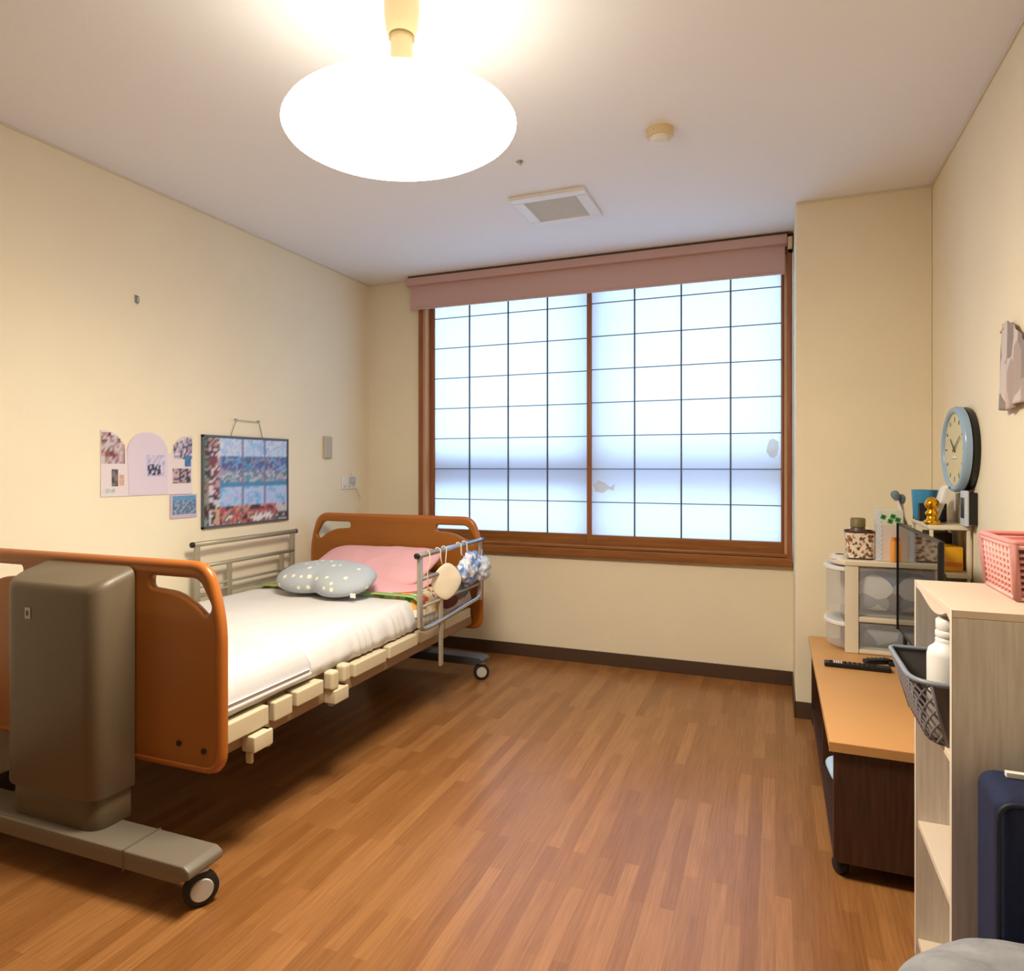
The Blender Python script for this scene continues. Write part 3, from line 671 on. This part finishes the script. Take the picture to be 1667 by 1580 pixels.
# nurse call switch, outlet, hook
sw = thing('wall_switch', 'slim beige wall switch box above the headboard', 'switch', wy(3.497, 1.32, 0))
rel(box('switch_box', XL, XL+.022, 3.462, 3.532, 1.252, 1.390, mat('beige_box', (196, 186, 164), .5), sw, .006), sw)
rel(box('switch_face', XL+.022, XL+.025, 3.474, 3.520, 1.268, 1.374, mat('grey_plate', (188, 182, 166), .5), sw, .002), sw)
oc = thing('wall_outlet', 'white wall outlet with a small plug beside the room corner', 'outlet', wy(3.74, 1.10, 0))
rel(box('outlet_plate', XL, XL+.008, 3.650, 3.835, 1.050, 1.135, 'white_pl', oc, .003), oc)
rel(box('plug', XL+.008, XL+.035, 3.73, 3.765, 1.09, 1.13, mat('grey_plug', (190, 190, 190), .5), oc, .004), oc)
rel(tubes('antenna', [[(XL+.02, 3.752, 1.13), (XL+.022, 3.752, 1.165)]], .006, 'white_pl', oc, 8), oc)
M['socket_face'] = mat('socket_face', (204, 204, 200), .5)
for k in range(3): rel(box('socket', XL+.008, XL+.0095, 3.665+.05*k, 3.695+.05*k, 1.060, 1.078, 'socket_face', oc, 0), oc)
wh = thing('wall_hook', 'tiny metal hook screwed high on the left wall', 'hook', wy(2.145, 1.94, 0))
rel(box('hook_plate', XL, XL+.003, 2.138, 2.152, 1.926, 1.960, 'steel', wh, .001), wh)
rel(tubes('hook_wire', [[(XL+.003, 2.145, 1.955), (XL+.018, 2.145, 1.95), (XL+.020, 2.145, 1.93), (XL+.012, 2.145, 1.920), (XL+.006, 2.145, 1.924)]], .0028, 'steel', wh, 8), wh)
cb = tubes('thin_cable', [[(XL+.018, 3.80, 1.058), (XL+.04, 3.83, .98), (XL+.03, 3.80, .90), (XL+.05, 3.78, .70), (XL+.06, 3.74, .45)]], .003, 'cream_pl', None, 6)
tag(cb, 'thin pale cable dropping from the outlet behind the headboard', 'cable')

# ================================================================== TV STAND
SX0, SX1, SY0, SY1, SZ = .158, .600, 2.150, 3.435, .405
st = thing('television_stand', 'low dark brown stand with light orange wood top on casters', 'stand', (.38, 2.79, 0))
rel(box('stand_top', SX0-.012, SX1, SY0-.012, SY1, SZ-.030, SZ, 'stand_top', st, .003), st)
rel(box('top_edge', SX0-.0135, SX1-.002, SY0-.0135, SY0-.0115, SZ-.029, SZ-.002, 'stand_edge', st, .0005), st)
for y in (SY0, (SY0+SY1)/2, SY1-.02):
    rel(box('side_panel', SX0+(.0 if y != (SY0+SY1)/2 else .01), SX1-.01, y, y+.02, .052, SZ-.030, 'dark_wood', st, .001), st)
rel(box('bottom_board', SX0, SX1-.01, SY0+.02, SY1-.02, .052, .072, 'dark_wood', st, .001), st)
rel(box('inner_shelf', SX0+.03, SX1-.01, SY0+.02, SY1-.02, .205, .222, 'dark_wood', st, .001), st)
rel(box('back_board', SX1-.012, SX1-.005, SY0+.02, SY1-.02, .072, SZ-.03, 'dark_wood', st, 0), st)
for cx_, cy_ in ((SX0+.022, SY0+.045), (SX0+.022, SY1-.05), (SX1-.05, SY0+.045), (SX1-.05, SY1-.05)):
    c = lathe('caster', [(0, -.016), (.0205, -.016), (.0245, -.012), (.0245, .012), (.0205, .016), (0, .016)], 'rubber', st, 24, axis=(1, .5, 0)); c.location = (cx_-.38, cy_-2.79, .0245)
    b = boxes('caster_hood', [(-.018, .018, -.012, .026, .010, .0275)], 'black', c, .006)
bx = cushion('folded_blue_cloth', superrad(.075, .11, 4), .022, 'bluecloth', None, (.225, 2.33, .2455), (0, 0, .1), wr=.004, na=36, nr=6)
tag(bx, 'pale blue folded cloth on the inner shelf of the television stand', 'cloth')
# remote controls on the stand
def remote(name, lab, cx_, cy_, L_, w, rz, leds):
    t = thing(name, lab, 'remote control', (cx_, cy_, SZ), rz, 'remote controls on the television stand')
    box('remote_body', -L_/2, L_/2, -w/2, w/2, .0005, .018, 'black', t, .005, 3)
    boxes('buttons', [(-L_/2+.02+.017*i, -L_/2+.029+.017*i, -w/2+.008+.012*j, -w/2+.015+.012*j, .018, .0195) for i in range(int(L_/.022)) for j in range(3)], 'led' if not leds else 'rubber', t, 0)
    if leds: boxes('white_keys', [(-L_/2+.034+.008*i, -L_/2+.039+.008*i, -w/2+.006, w/2-.008, .018, .020) for i in range(4)], 'white_pl', t, 0)
remote('remote_control', 'long black remote control with white keys on the television stand', .300, 2.945, .235, .045, math.radians(-2), True)
remote('remote_control', 'second black remote control half hidden behind the grey basket', .385, 3.05, .11, .036, math.radians(25), False)

# television, screen towards the bed
tv = thing('television', 'flat black television seen nearly edge-on on the low stand', 'television', (.47, 2.775, SZ))
rel(box('bezel', .470, .486, 2.405, 3.145, .530, .968, 'black', tv, .003), tv)
rel(box('screen', .4685, .4705, 2.413, 3.137, .548, .960, 'screen', tv, 0), tv)
rel(box('back_housing', .486, .512, 2.50, 3.05, .56, .86, 'black', tv, .01), tv)
for yy in (2.50, 3.02):
    rel(boxes('foot', [(.42, .54, yy, yy+.03, SZ+.001, SZ+.013), (.472, .484, yy, yy+.03, SZ+.01, .54)], 'black', tv, .003), tv)

rel(box('bezel_lip', .4645, .470, 3.136, 3.145, .530, .968, 'black', tv, .001), tv)

# ================================================================== PLASTIC DRAWER UNIT
DX0, DX1, DY0, DY1, DZ = .278, .640, 3.175, 3.425, .800
du = thing('drawer_unit', 'cream plastic drawer unit with clear bowed drawers at the back of the stand', 'drawer unit', (.45, 3.3, SZ))
zt = DZ
rel(boxes('unit_frame', [(DX0, DX0+.052, DY0, DY0+.018, SZ+.001, zt-.02), (DX0, DX0+.052, DY1-.018, DY1, SZ+.001, zt-.02), (DX1-.04, DX1, DY0, DY0+.018, SZ+.001, zt-.02), (DX1-.04, DX1, DY1-.018, DY1, SZ+.001, zt-.02),
    (DX0+.053, DX1-.041, DY0+.001, DY1-.001, .540, .562), (DX0+.053, DX1-.041, DY0+.001, DY1-.001, SZ+.002, SZ+.02), (DX1-.01, DX1, DY0, DY1, SZ+.02, zt-.02)], 'cream_pl', du, .003), du)
def bow(x0, x1, y0_, y1_, d): # rounded front plan outline
    n = 12; return [(x1, y0_), (x1, y1_)]+[(x0-d*math.sin(PI*(k/n))**.6, y1_-(y1_-y0_)*k/n) for k in range(n+1)]
rel(prism('unit_top', bow(DX0, DX1, DY0-.006, DY1, .055), .022, 'cream_pl', du, 'XY', zt-.022, .004), du)
for za, zb_ in ((.424, .536), (.568, .772)):
    d = rel(prism('drawer', bow(DX0-.004, DX1-.014, DY0+.008, DY1-.008, .062), zb_-za, 'drawer', du, 'XY', za, .004), du)
    lip = prism('drawer_lip', bow(DX0-.010, DX0-.001, DY0+.004, DY1-.004, .066), .016, 'white_pl', d, 'XY', zb_-.020, .003)
for za, zb_, nm, lb in ((.428, .510, 'drawer_contents', 'dark clothes in the lower clear drawer of the unit'), (.572, .735, 'drawer_contents', 'blue and white clothes bundled in the upper clear drawer')):
    c = cushion(nm, superrad(.15, .10, 6), (zb_-za)/1.8, 'content', None, ((DX0+DX1)/2-.02, (DY0+DY1)/2, (za+zb_)/2-.003), wr=.01, na=40, nr=8, flat=.3)
    tag(c, lb, 'clothes')
# things on the drawer unit
def woven(name, lab, cx_, cy_, zb_, a, b, h):
    t = thing(name, lab, 'basket', (cx_, cy_, zb_))
    bm = bmesh.new(); n = 28; R = superrad(a, b, 5); rings = []
    for k, (s, z) in enumerate([(0.0, .006), (.86, .006), (.90, .0), (1.0, h), (.95, h), (.85, .02)]):
        if s == 0: continue
        rings.append([bm.verts.new((R(2*PI*i/n)*math.cos(2*PI*i/n)*s, R(2*PI*i/n)*math.sin(2*PI*i/n)*s, z+.0005)) for i in range(n)])
    for A, B in zip(rings, rings[1:]):
        for i in range(n): bm.faces.new((A[i], A[(i+1) % n], B[(i+1) % n], B[i]))
    bm.faces.new(rings[-1]); bm.faces.new(rings[0][::-1])
    finish('basket_body', bm, 'leopard', t, smooth=False)
    tubes('basket_rim', [[(R(2*PI*i/n)*math.cos(2*PI*i/n)*.985, R(2*PI*i/n)*math.sin(2*PI*i/n)*.985, h) for i in range(n)]], .004, mat('dark_rim', (70, 46, 36), .6), t, 8, True)
    tubes('rim_stripe', [[(R(2*PI*i/n)*math.cos(2*PI*i/n)*.90, R(2*PI*i/n)*math.sin(2*PI*i/n)*.90, .004) for i in range(n)]], .003, mat('dark_stripe', (70, 46, 36), .6), t, 8, True)
    return t
woven('woven_basket', 'small woven leopard-pattern basket standing on the drawer unit', .340, 3.262, DZ, .056, .055, .118)
bt_ = thing('brown_jar', 'dark brown jar with olive lid rising out of the woven basket', 'jar', (.335, 3.262, DZ+.022))
lathe('jar_body', [(0, 0), (.030, 0), (.033, .01), (.033, .10), (.026, .115), (0, .115)], mat('brown_jar', (92, 70, 56), .4), bt_, 24)
lathe('jar_lid', [(0, .115), (.030, .115), (.030, .150), (.026, .154), (0, .154)], mat('olive_lid', (120, 106, 66), .5), bt_, 24)
tr_ = thing('tape_roll', 'white tape roll lying on the rounded front of the drawer unit', 'tape', (.262, 3.235, DZ))
lathe('tape', [(.020, 0), (.034, 0), (.034, .018), (.020, .018), (.020, 0)], 'white_pl', tr_, 28)
lathe('tape_core', [(.0165, .001), (.0199, .001), (.0199, .0185), (.0165, .0185), (.0165, .001)], mat('brown_core', (96, 66, 46), .7), tr_, 28)
# clover carton
cl = thing('clover_carton', 'tall white carton with a green clover print and dotted blue side', 'carton', (.448, 3.225, DZ))
box('carton_body', -.050, .050, -.028, .028, .0005, .215, mat('carton_cream', (226, 210, 196), .6), cl, .003)
box('carton_shoulder', -.0505, .0505, -.0285, .0285, .150, .216, mat('carton_pale', (222, 226, 206), .6), cl, .002)
mosaic('dotted_side', 5, 22, lambda u, v: (-.0512+.022*u, -.0293, .002+.212*v), lambda u, v: jit((196, 208, 224) if int(u*5+v*22) % 2 else (232, 236, 240), 6), cl)
bm = bmesh.new()
for cx_, cz in ((.012, .190), (-.024, .187), (.030, .176), (.002, .170)):
    for k in range(4):
        a = k*PI/2+.5; bmesh.ops.create_circle(bm, cap_ends=True, segments=10, radius=.0062, matrix=Matrix.Translation((cx_+.006*math.cos(a), -.0295, cz+.006*math.sin(a))) @ Matrix.Rotation(PI/2, 4, 'X'))
finish('clover_print', bm, 'clover', cl)
og = thing('orange_tube', 'short orange and yellow tube standing before the clover carton', 'tube', (.465, 3.165, DZ))
lathe('tube_body', [(0, .001), (.014, .001), (.014, .075), (.011, .088), (0, .088)], 'orange', og, 20)
lathe('tube_cap', [(0, .088), (.010, .088), (.009, .104), (0, .104)], mat('tube_cap', (214, 130, 50), .4), og, 20)
og.location = (.462, 3.183, DZ)
# ------- cream rack behind the television
rk = thing('side_rack', 'cream two-board rack behind the television against the right wall', 'rack', (.57, 2.95, SZ))
rel(boxes('rack_board', [(.518, .648, 2.80, 3.15, .972, .988)], 'cream_pl', rk, .002), rk)
rel(boxes('rack_board', [(.518, .648, 2.80, 3.15, .800, .818)], 'cream_pl', rk, .002), rk)
rel(boxes('rack_board', [(.518, .648, 2.80, 3.15, .60, .618)], 'cream_pl', rk, .002), rk)
for a, b in ((.520, 2.802), (.634, 2.802), (.520, 3.136), (.634, 3.136)):
    rel(boxes('rack_leg', [(a, a+.012, b, b+.012, SZ+.001, .972)], 'cream_pl', rk, .002), rk)
yb = thing('yellow_box', 'yellow box with orange stripe on the lower board of the rack', 'box', (.583, 2.89, .819))
box('box_body', -.030, .048, -.05, .07, .0005, .088, 'yellow', yb, .002)
box('box_stripe', -.0305, .0485, -.0505, -.0495, .018, .034, mat('amber_stripe', (220, 120, 30), .5), yb, 0)
db = box('dark_box', .552, .628, 2.985, 3.12, .819, .945, mat('dark_brown_box', (58, 44, 34), .6), None, .003)
tag(db, 'dark brown box behind the yellow box on the rack', 'box')
kb = thing('black_bin', 'black open bin on the top board of the rack', 'bin', (.560, 3.055, .988))
bm = bmesh.new()
for s in ((-.04, .05, -.07, -.066), (-.04, .05, .066, .07), (-.04, -.036, -.066, .066), (.046, .05, -.066, .066)): abox(bm, s[0], s[1], s[2], s[3], .0005, .070)
abox(bm, -.036, .046, -.066, .066, .0005, .004)
finish('bin_wall', bm, 'black', kb, bevel=.001)
cup = thing('blue_cup', 'blue plastic cup standing in the black bin behind the gold ornament', 'cup', (.548, 3.045, .993))
lathe('cup_body', [(0, .0), (.034, 0), (.040, .012), (.046, .115), (.043, .115), (.036, .012), (0, .006)], 'blue_pl', cup, 32)
gd = thing('gold_ornament', 'shiny gold lobed ornament in front of the rack', 'ornament', (.535, 2.845, .989))
lathe('ornament_body', [(0, 0), (.024, 0), (.027, .005), (.026, .012), (.018, .017), (.016, .030), (.022, .036), (.0225, .042), (.015, .050), (.015, .056), (.022, .062), (.025, .072), (.023, .082), (.017, .090), (.012, .096), (0, .099)], 'gold', gd, 32)
def brush(x, y, z, dx, dz, lab, s):
    t = thing('soft_brush', lab, 'brush', (x, y, z), 0, 'brushes by the clover carton')
    tubes('brush_handle', [[(0, 0, 0), (dx*.6, 0, dz*.6)]], .006, mat('pink_white_handle', (226, 206, 206), .5), t, 8)
    d = Vector((dx, 0, dz)).normalized()
    lathe('brush_head', [(0, 0), (.010, .002), (.016, .016), (.017, .03), (.011, .040), (0, .043)], 'teal', t, 16, loc=(dx*.58, 0, dz*.58), axis=d)
brush(.534, 3.240, DZ+.10, -.09, .27, 'grey-teal soft brush leaning left above the clover carton', 1)
brush(.523, 3.262, DZ+.06, -.035, .31, 'grey-teal soft brush leaning right above the clover carton', 1)
jr = thing('brush_jar', 'slim pale jar holding brushes right of the clover carton', 'jar', (.525, 3.255, DZ))
lathe('jar_wall', [(0, .001), (.022, .001), (.024, .15), (.0215, .15), (.020, .006), (0, .006)], 'white_pl', jr, 24)
# slanted desk calendar / panel on the rack
ds = thing('desk_easel', 'white folding easel panel with dark back on the top of the rack', 'easel', (.606, 2.905, .989))
prism('easel_panel', [(-.062, .0), (-.050, .0), (-.018, .09), (-.012, .14), (-.024, .13), (-.040, .07)], .09, 'white_pl', ds, 'XZ', -.03, .001)
prism('easel_back', [(-.020, .055), (-.012, .055), (-.030, .0), (-.040, .0)], .08, 'black', ds, 'XZ', .02, .001)
sb = box('cable_duct', XR-.016, XR, 2.945, 2.99, .78, 1.10, 'cream_pl', None, .002); tag(sb, 'narrow cream cable duct running up the right wall', 'duct')
# wall clock on the right wall
CL = Vector((XR-.001, 2.86, 1.262)); tilt = Vector((-1, -.03, -.0)).normalized()
ck = thing('wall_clock', 'round wall clock with light blue rim on the right wall', 'clock', CL)
lathe('clock_case', [(0, .004), (.149, .004), (.153, .010), (.153, .024), (.148, .028), (0, .028)], 'black', ck, 56, axis=tilt)
lathe('clock_rim', [(.148, .026), (.155, .030), (.156, .044), (.151, .053), (.142, .056), (.134, .052), (.131, .046), (.131, .030), (.148, .026)], 'clockrim', ck, 56, axis=tilt)
face = lathe('clock_face', [(0, .0452), (.132, .0452), (.132, .040), (0, .040)], 'clockface', ck, 56, axis=tilt)
q = Vector((0, 0, 1)).rotation_difference(tilt)
def on_face(x, z, d): # x to the right seen from the room, z up
    zx = Vector((0, 0, 1)); t = tilt; rt = t.cross(zx).normalized()*-1; up = rt.cross(t)*-1
    up = (zx-t*zx.dot(t)).normalized(); rt = up.cross(t).normalized()
    return t*d+rt*x+up*z
bm = bmesh.new()
for k in range(12):
    a = k*PI/6; c = (math.cos(a), math.sin(a)); w = .003
    q4 = [on_face(c[0]*r_+c[1]*s_*w, c[1]*r_-c[0]*s_*w, 0.0462) for r_, s_ in ((.100, -1), (.118, -1), (.118, 1), (.100, 1))]
    bm.faces.new([bm.verts.new(p) for p in q4])
finish('hour_marks', bm, 'black', ck)
def hand(name, ang, L_, w, d):
    a = math.radians(90-ang); c = (math.cos(a), math.sin(a)); bm = bmesh.new()
    for dd in (0,):
        q4 = [on_face(c[0]*r_+c[1]*s_*w, c[1]*r_-c[0]*s_*w, d) for r_, s_ in ((-.015, -1), (L_, -.5), (L_, .5), (-.015, 1))]
        bm.faces.new([bm.verts.new(p) for p in q4])
    o = finish(name, bm, 'black', ck); s = o.modifiers.new('s', 'SOLIDIFY'); s.thickness = .001
hand('hour_hand', 310, .06, .004, .048); hand('minute_hand', 60, .09, .003, .050)
tubes('cover_band', [[on_face(-.03, -.030, .047), on_face(.03, -.030, .047)]], .004, 'white_pl', ck, 8)
# small display by the clock and its black bracket
dp = thing('small_display', 'small white-framed dark display leaning by the right wall under the clock', 'display', (.628, 2.78, .99))
boxes('display_frame', [(-.012, .0, -.035, .035, .0, .125)], mat('pale_blue_frame', (206, 212, 224), .4), dp, .003)
boxes('display_glass', [(-.0135, -.012, -.022, .022, .028, .10)], 'led', dp, 0)
box('display_bracket', .0, .0265, -.03, .05, .005, .118, 'black', dp, .002)
dp.rotation_euler = (0, 0, 0)

# ================================================================== WHITE SHELF UNIT
HX0, HX1, HY0, HY1, HZ = .322, .622, 1.530, 1.905, .920
sh = thing('open_shelf', 'whitewashed three-tier open shelf standing on the floor against the right wall', 'shelf', (.47, 1.72, 0))
rel(box('side_panel', HX0, HX1, HY0, HY0+.016, 0, HZ-.0155, 'shelf', sh, .001), sh)
rel(box('side_panel', HX0, HX1, HY1-.016, HY1, 0, HZ-.0155, 'shelf', sh, .001), sh)
rel(boxes('edge_band', [(HX0-.0012, HX0, HY0, HY0+.016, 0, HZ), (HX0-.0012, HX0, HY1-.016, HY1, 0, HZ)], 'edge', sh, 0), sh)
rel(box('shelf_top', HX0, HX1, HY0, HY1, HZ-.015, HZ, 'shelf_top', sh, .001), sh)
for z in (.622, .333, .044):
    rel(box('shelf_board', HX0+.004, HX1-.004, HY0+.016, HY1-.016, z-.016, z, 'shelf_top', sh, .001), sh)
rel(box('kick_board', HX0+.012, HX0+.024, HY0+.016, HY1-.016, 0, .028, 'shelf', sh, .001), sh)
rel(box('back_panel', HX1-.004, HX1, HY0+.016, HY1-.016, 0, HZ-.015, 'shelf_top', sh, 0), sh)
pts = [(HY0+.016, HZ-.015), (HY1-.016, HZ-.015), (HY1-.016, HZ-.017)]+[(HY1-.03-.29*t, HZ-.017-.030*math.sin(PI*min(1, t*1.0))**1.0*(t**.6)) for t in [k/14 for k in range(15)]]+[(HY0+.016, HZ-.030)]
rel(prism('valance', pts, .012, 'shelf_top', sh, 'YZ', HX0+.001), sh)
# things in the shelf
gb = thing('grey_basket', 'charcoal plastic basket jutting out of the upper tier of the open shelf', 'basket', (0, 0, .6225))
def basket_outline(t, z):  # inset by height
    k = (1-z/.135)
    x0 = .262+.040*k; x1 = .585-.015*k; ya = 1.572+.030*k; yb_ = 1.874-.014*k
    return [(p.x, p.y) for p in fillet([(x1, ya, 0), (x1, yb_, 0), (x0, yb_, 0), (x0, ya, 0)], [.03, .03, .022, .075-.01*k], 6, closed=True)]
bm = bmesh.new()
ra = [bm.verts.new((x, y, .135)) for x, y in basket_outline(0, .135)]; rb_ = [bm.verts.new((x, y, .0)) for x, y in basket_outline(0, 0)]
n = len(ra)
# solid skin everywhere except the lattice window on the room side
left = list(range(19, 25))
for i in range(n):
    if i in left: continue
    bm.faces.new((ra[i], ra[(i+1) % n], rb_[(i+1) % n], rb_[i]))
bm.faces.new(rb_[::-1])
o = finish('basket_wall', bm, 'mesh_grey', gb, smooth=False); s = o.modifiers.new('s', 'SOLIDIFY'); s.thickness = .003; s.offset = 0
bm = bmesh.new(); nb = 11
def LP(u, v): # lattice surface: the outline from the far left corner round into the near corner
    pl_ = [Vector((x, y, .135*v)) for x, y in basket_outline(0, .135*v)][19:26]
    ln = [0]
    for p_, q_ in zip(pl_, pl_[1:]): ln.append(ln[-1]+(q_-p_).length)
    d_ = u*ln[-1]
    for i_ in range(len(pl_)-1):
        if d_ <= ln[i_+1]+1e-9: return tuple(pl_[i_].lerp(pl_[i_+1], (d_-ln[i_])/max(1e-9, ln[i_+1]-ln[i_])))
    return tuple(pl_[-1])
for k in range(-5, nb+1):
    for sgn in (1, -1):
        a = k/nb; b = a+5/nb
        ua, va, ub, vb = a, 0, b, 1
        if ua < 0: va = -a/(b-a); ua = 0
        if ub > 1: vb = (1-a)/(b-a); ub = 1
        if ua >= 1 or ub <= 0: continue
        if sgn < 0: va, vb = 1-va, 1-vb
        tube(bm, [LP(ua+(ub-ua)*t_/6, va+(vb-va)*t_/6) for t_ in range(7)], .0024, 6)
tube(bm, [LP(0, 0), LP(0, 1)], .004, 6); tube(bm, [LP(1, 0), LP(1, 1)], .004, 6)
finish('lattice_side', bm, mat('grey_violet_lattice', (126, 122, 128), .45), gb, smooth=True)
tubes('basket_rim', [[(x, y, .135) for x, y in basket_outline(0, .135)]], .0055, 'mesh_rim', gb, 8, True)
wb = thing('white_bottle', 'white plastic bottle with ribbed cap standing in the charcoal basket', 'bottle', (.347, 1.668, .626))
lathe('bottle_body', [(0, 0), (.040, 0), (.043, .004), (.043, .172), (.040, .184), (.029, .194), (.027, .200), (0, .200)], 'white_pl', wb, 36)
lathe('bottle_cap', [(0, .200), (.027, .200), (.0275, .206), (.025, .209), (.0275, .212), (.0275, .222), (.025, .225), (.0265, .228), (.0265, .246), (.024, .249), (0, .249)], 'white_pl', wb, 36)
# pink slotted basket on the top
pk_ = thing('pink_basket', 'pink slotted plastic basket on top of the open shelf', 'basket', (.545, 1.775, HZ+.0005))
bm = bmesh.new(); bx0, bx1, by0, by1, bh_ = -.078, .062, -.105, .105, .122
def bp_(s, t, z): # side s of 4, t along, z height 0..1 with outward flare
    f = .010*z
    c = [(bx0-f, by1+f), (bx0-f, by0-f), (bx1+f, by0-f), (bx1+f, by1+f)]
    A, B = c[s], c[(s+1) % 4]; return (A[0]+(B[0]-A[0])*t, A[1]+(B[1]-A[1])*t, bh_*z)
for s in range(4):
    for z in [0.05]+[.16+.105*k for k in range(7)]+[.93]:
        tube(bm, [bp_(s, 0, z), bp_(s, 1, z)], .0036 if .1 < z < .9 else .006, 6)
    nv = 9 if s % 2 == 0 else 6
    for k in range(nv+1): tube(bm, [bp_(s, k/nv, .03), bp_(s, k/nv, .98)], .0042 if 0 < k < nv else .008, 6)
abox(bm, bx0, bx1, by0, by1, 0, .004)
finish('basket_body', bm, 'pinkpl', pk_, smooth=True)
tubes('basket_rim', [fillet([bp_(s, 0, 1.0) for s in range(4)], .012, 4, True)], .0062, 'pinkrim', pk_, 8, True)
o = box('dark_pouch', .490, .600, 1.695, 1.793, HZ+.006, HZ+.112, mat('dark_pouch', (70, 40, 40), .7), None, .01)
tag(o, 'dark maroon pouch lying in the near half of the pink basket', 'pouch')
o = box('red_pouch', .485, .595, 1.800, 1.868, HZ+.006, HZ+.115, mat('red_pouch', (206, 96, 92), .7), None, .01)
tag(o, 'coral red pouch lying in the far half of the pink basket', 'pouch')

# navy bag and grey plush seat in the near right corner
nb_ = thing('navy_suitcase', 'navy soft suitcase standing beside the open shelf', 'suitcase', (.484, 1.43, 0))
box('suitcase_body', -.132, .16, -.07, .075, .03, .637, 'navy', nb_, .028, 5)
tubes('suitcase_piping', [fillet([(-.130, -.068, .045), (.158, -.068, .045), (.158, -.068, .628), (-.130, -.068, .628)], .03, 5, True)], .0045, mat('navy_piping', (10, 17, 38), .6), nb_, 8, True)
prism('front_pocket', P2([(-.085, .08), (.13, .08), (.13, .57), (-.085, .57)], .03, 5), .018, mat('navy_pocket', (10, 15, 32), .8, bump=.3, bscale=200), nb_, 'XZ', -.086, .006)
tubes('suitcase_handle', [fillet([(-.05, 0, .632), (-.05, 0, .648), (.08, 0, .648), (.08, 0, .632)], .012, 4)], .007, 'black', nb_, 8)
box('luggage_label', -.095, -.055, .022, .034, .6375, .647, 'white_pl', nb_, .001)
for sx in (-.10, .13): lathe('suitcase_wheel', [(0, -.01), (.018, -.01), (.018, .01), (0, .01)], 'rubber', nb_, 16, loc=(sx, .03, .0185), axis=(1, 0, 0))
pl = thing('plush_seat', 'round grey plush seat at the near right corner of the floor', 'seat', (.390, 1.075, 0))
bm = bmesh.new(); n = 72; rings = []
prof = [(.20, 0), (.235, .02), (.255, .10), (.262, .20), (.262, .32), (.258, .38), (.242, .425), (.21, .450), (.16, .467), (.10, .476), (.04, .479)]
for r_, z in prof:
    ring = []
    for k in range(n):
        a = 2*PI*k/n; p_ = Vector((r_*math.cos(a), r_*math.sin(a), z))
        w = .010*noise.noise(p_*9)+.005*noise.noise(p_*22)+.004*math.sin(a*9+z*20)
        ring.append(bm.verts.new((p_.x*(1+w/.26), p_.y*(1+w/.26), max(0, z+(w if z > .05 else 0)))))
    rings.append(ring)
for A, B in zip(rings, rings[1:]):
    for k in range(n): bm.faces.new((A[k], A[(k+1) % n], B[(k+1) % n], B[k]))
bm.faces.new(rings[-1]); bm.faces.new(rings[0][::-1])
o = finish('plush_cover', bm, 'plush', pl, smooth=True, subsurf=1)

# cloth hanging on the right wall with its pink clip
ht = thing('hanging_cloth', 'grey and pink patterned cloth pinned on the right wall', 'cloth', (XR, 2.33, 1.64))
bm = bmesh.new(); nx, nz = 30, 24; g = []
for j in range(nz+1):
    row = []
    for i in range(nx+1):
        u, v = i/nx, j/nz; y = 2.410-.32*u; top = 1.640-.15*u+.01*math.sin(u*7)-.012*math.exp(-((u-.0)/.05)**2)
        z = 1.372+(top-1.372)*v-.008*math.sin(u*9)*(1-v)
        y += .010*(1-v)*(1 if u < .5 else -.3)
        row.append(bm.verts.new((XR-.012-.008*(1+math.sin(u*34+v*2))*(.4+.6*(1-v)), y, z)))
    g.append(row)
for j in range(nz):
    for i in range(nx): bm.faces.new((g[j][i], g[j][i+1], g[j+1][i+1], g[j+1][i]))
o = finish('cloth_panel', bm, 'towelprint', ht, smooth=True); s = o.modifiers.new('s', 'SOLIDIFY'); s.thickness = .002
rel(o, ht)
o = tubes('pink_clip', [[(XR-.012, 2.450, 1.610), (XR-.018, 2.400, 1.612)]], .004, 'pinkrim', ht, 8); rel(o, ht)
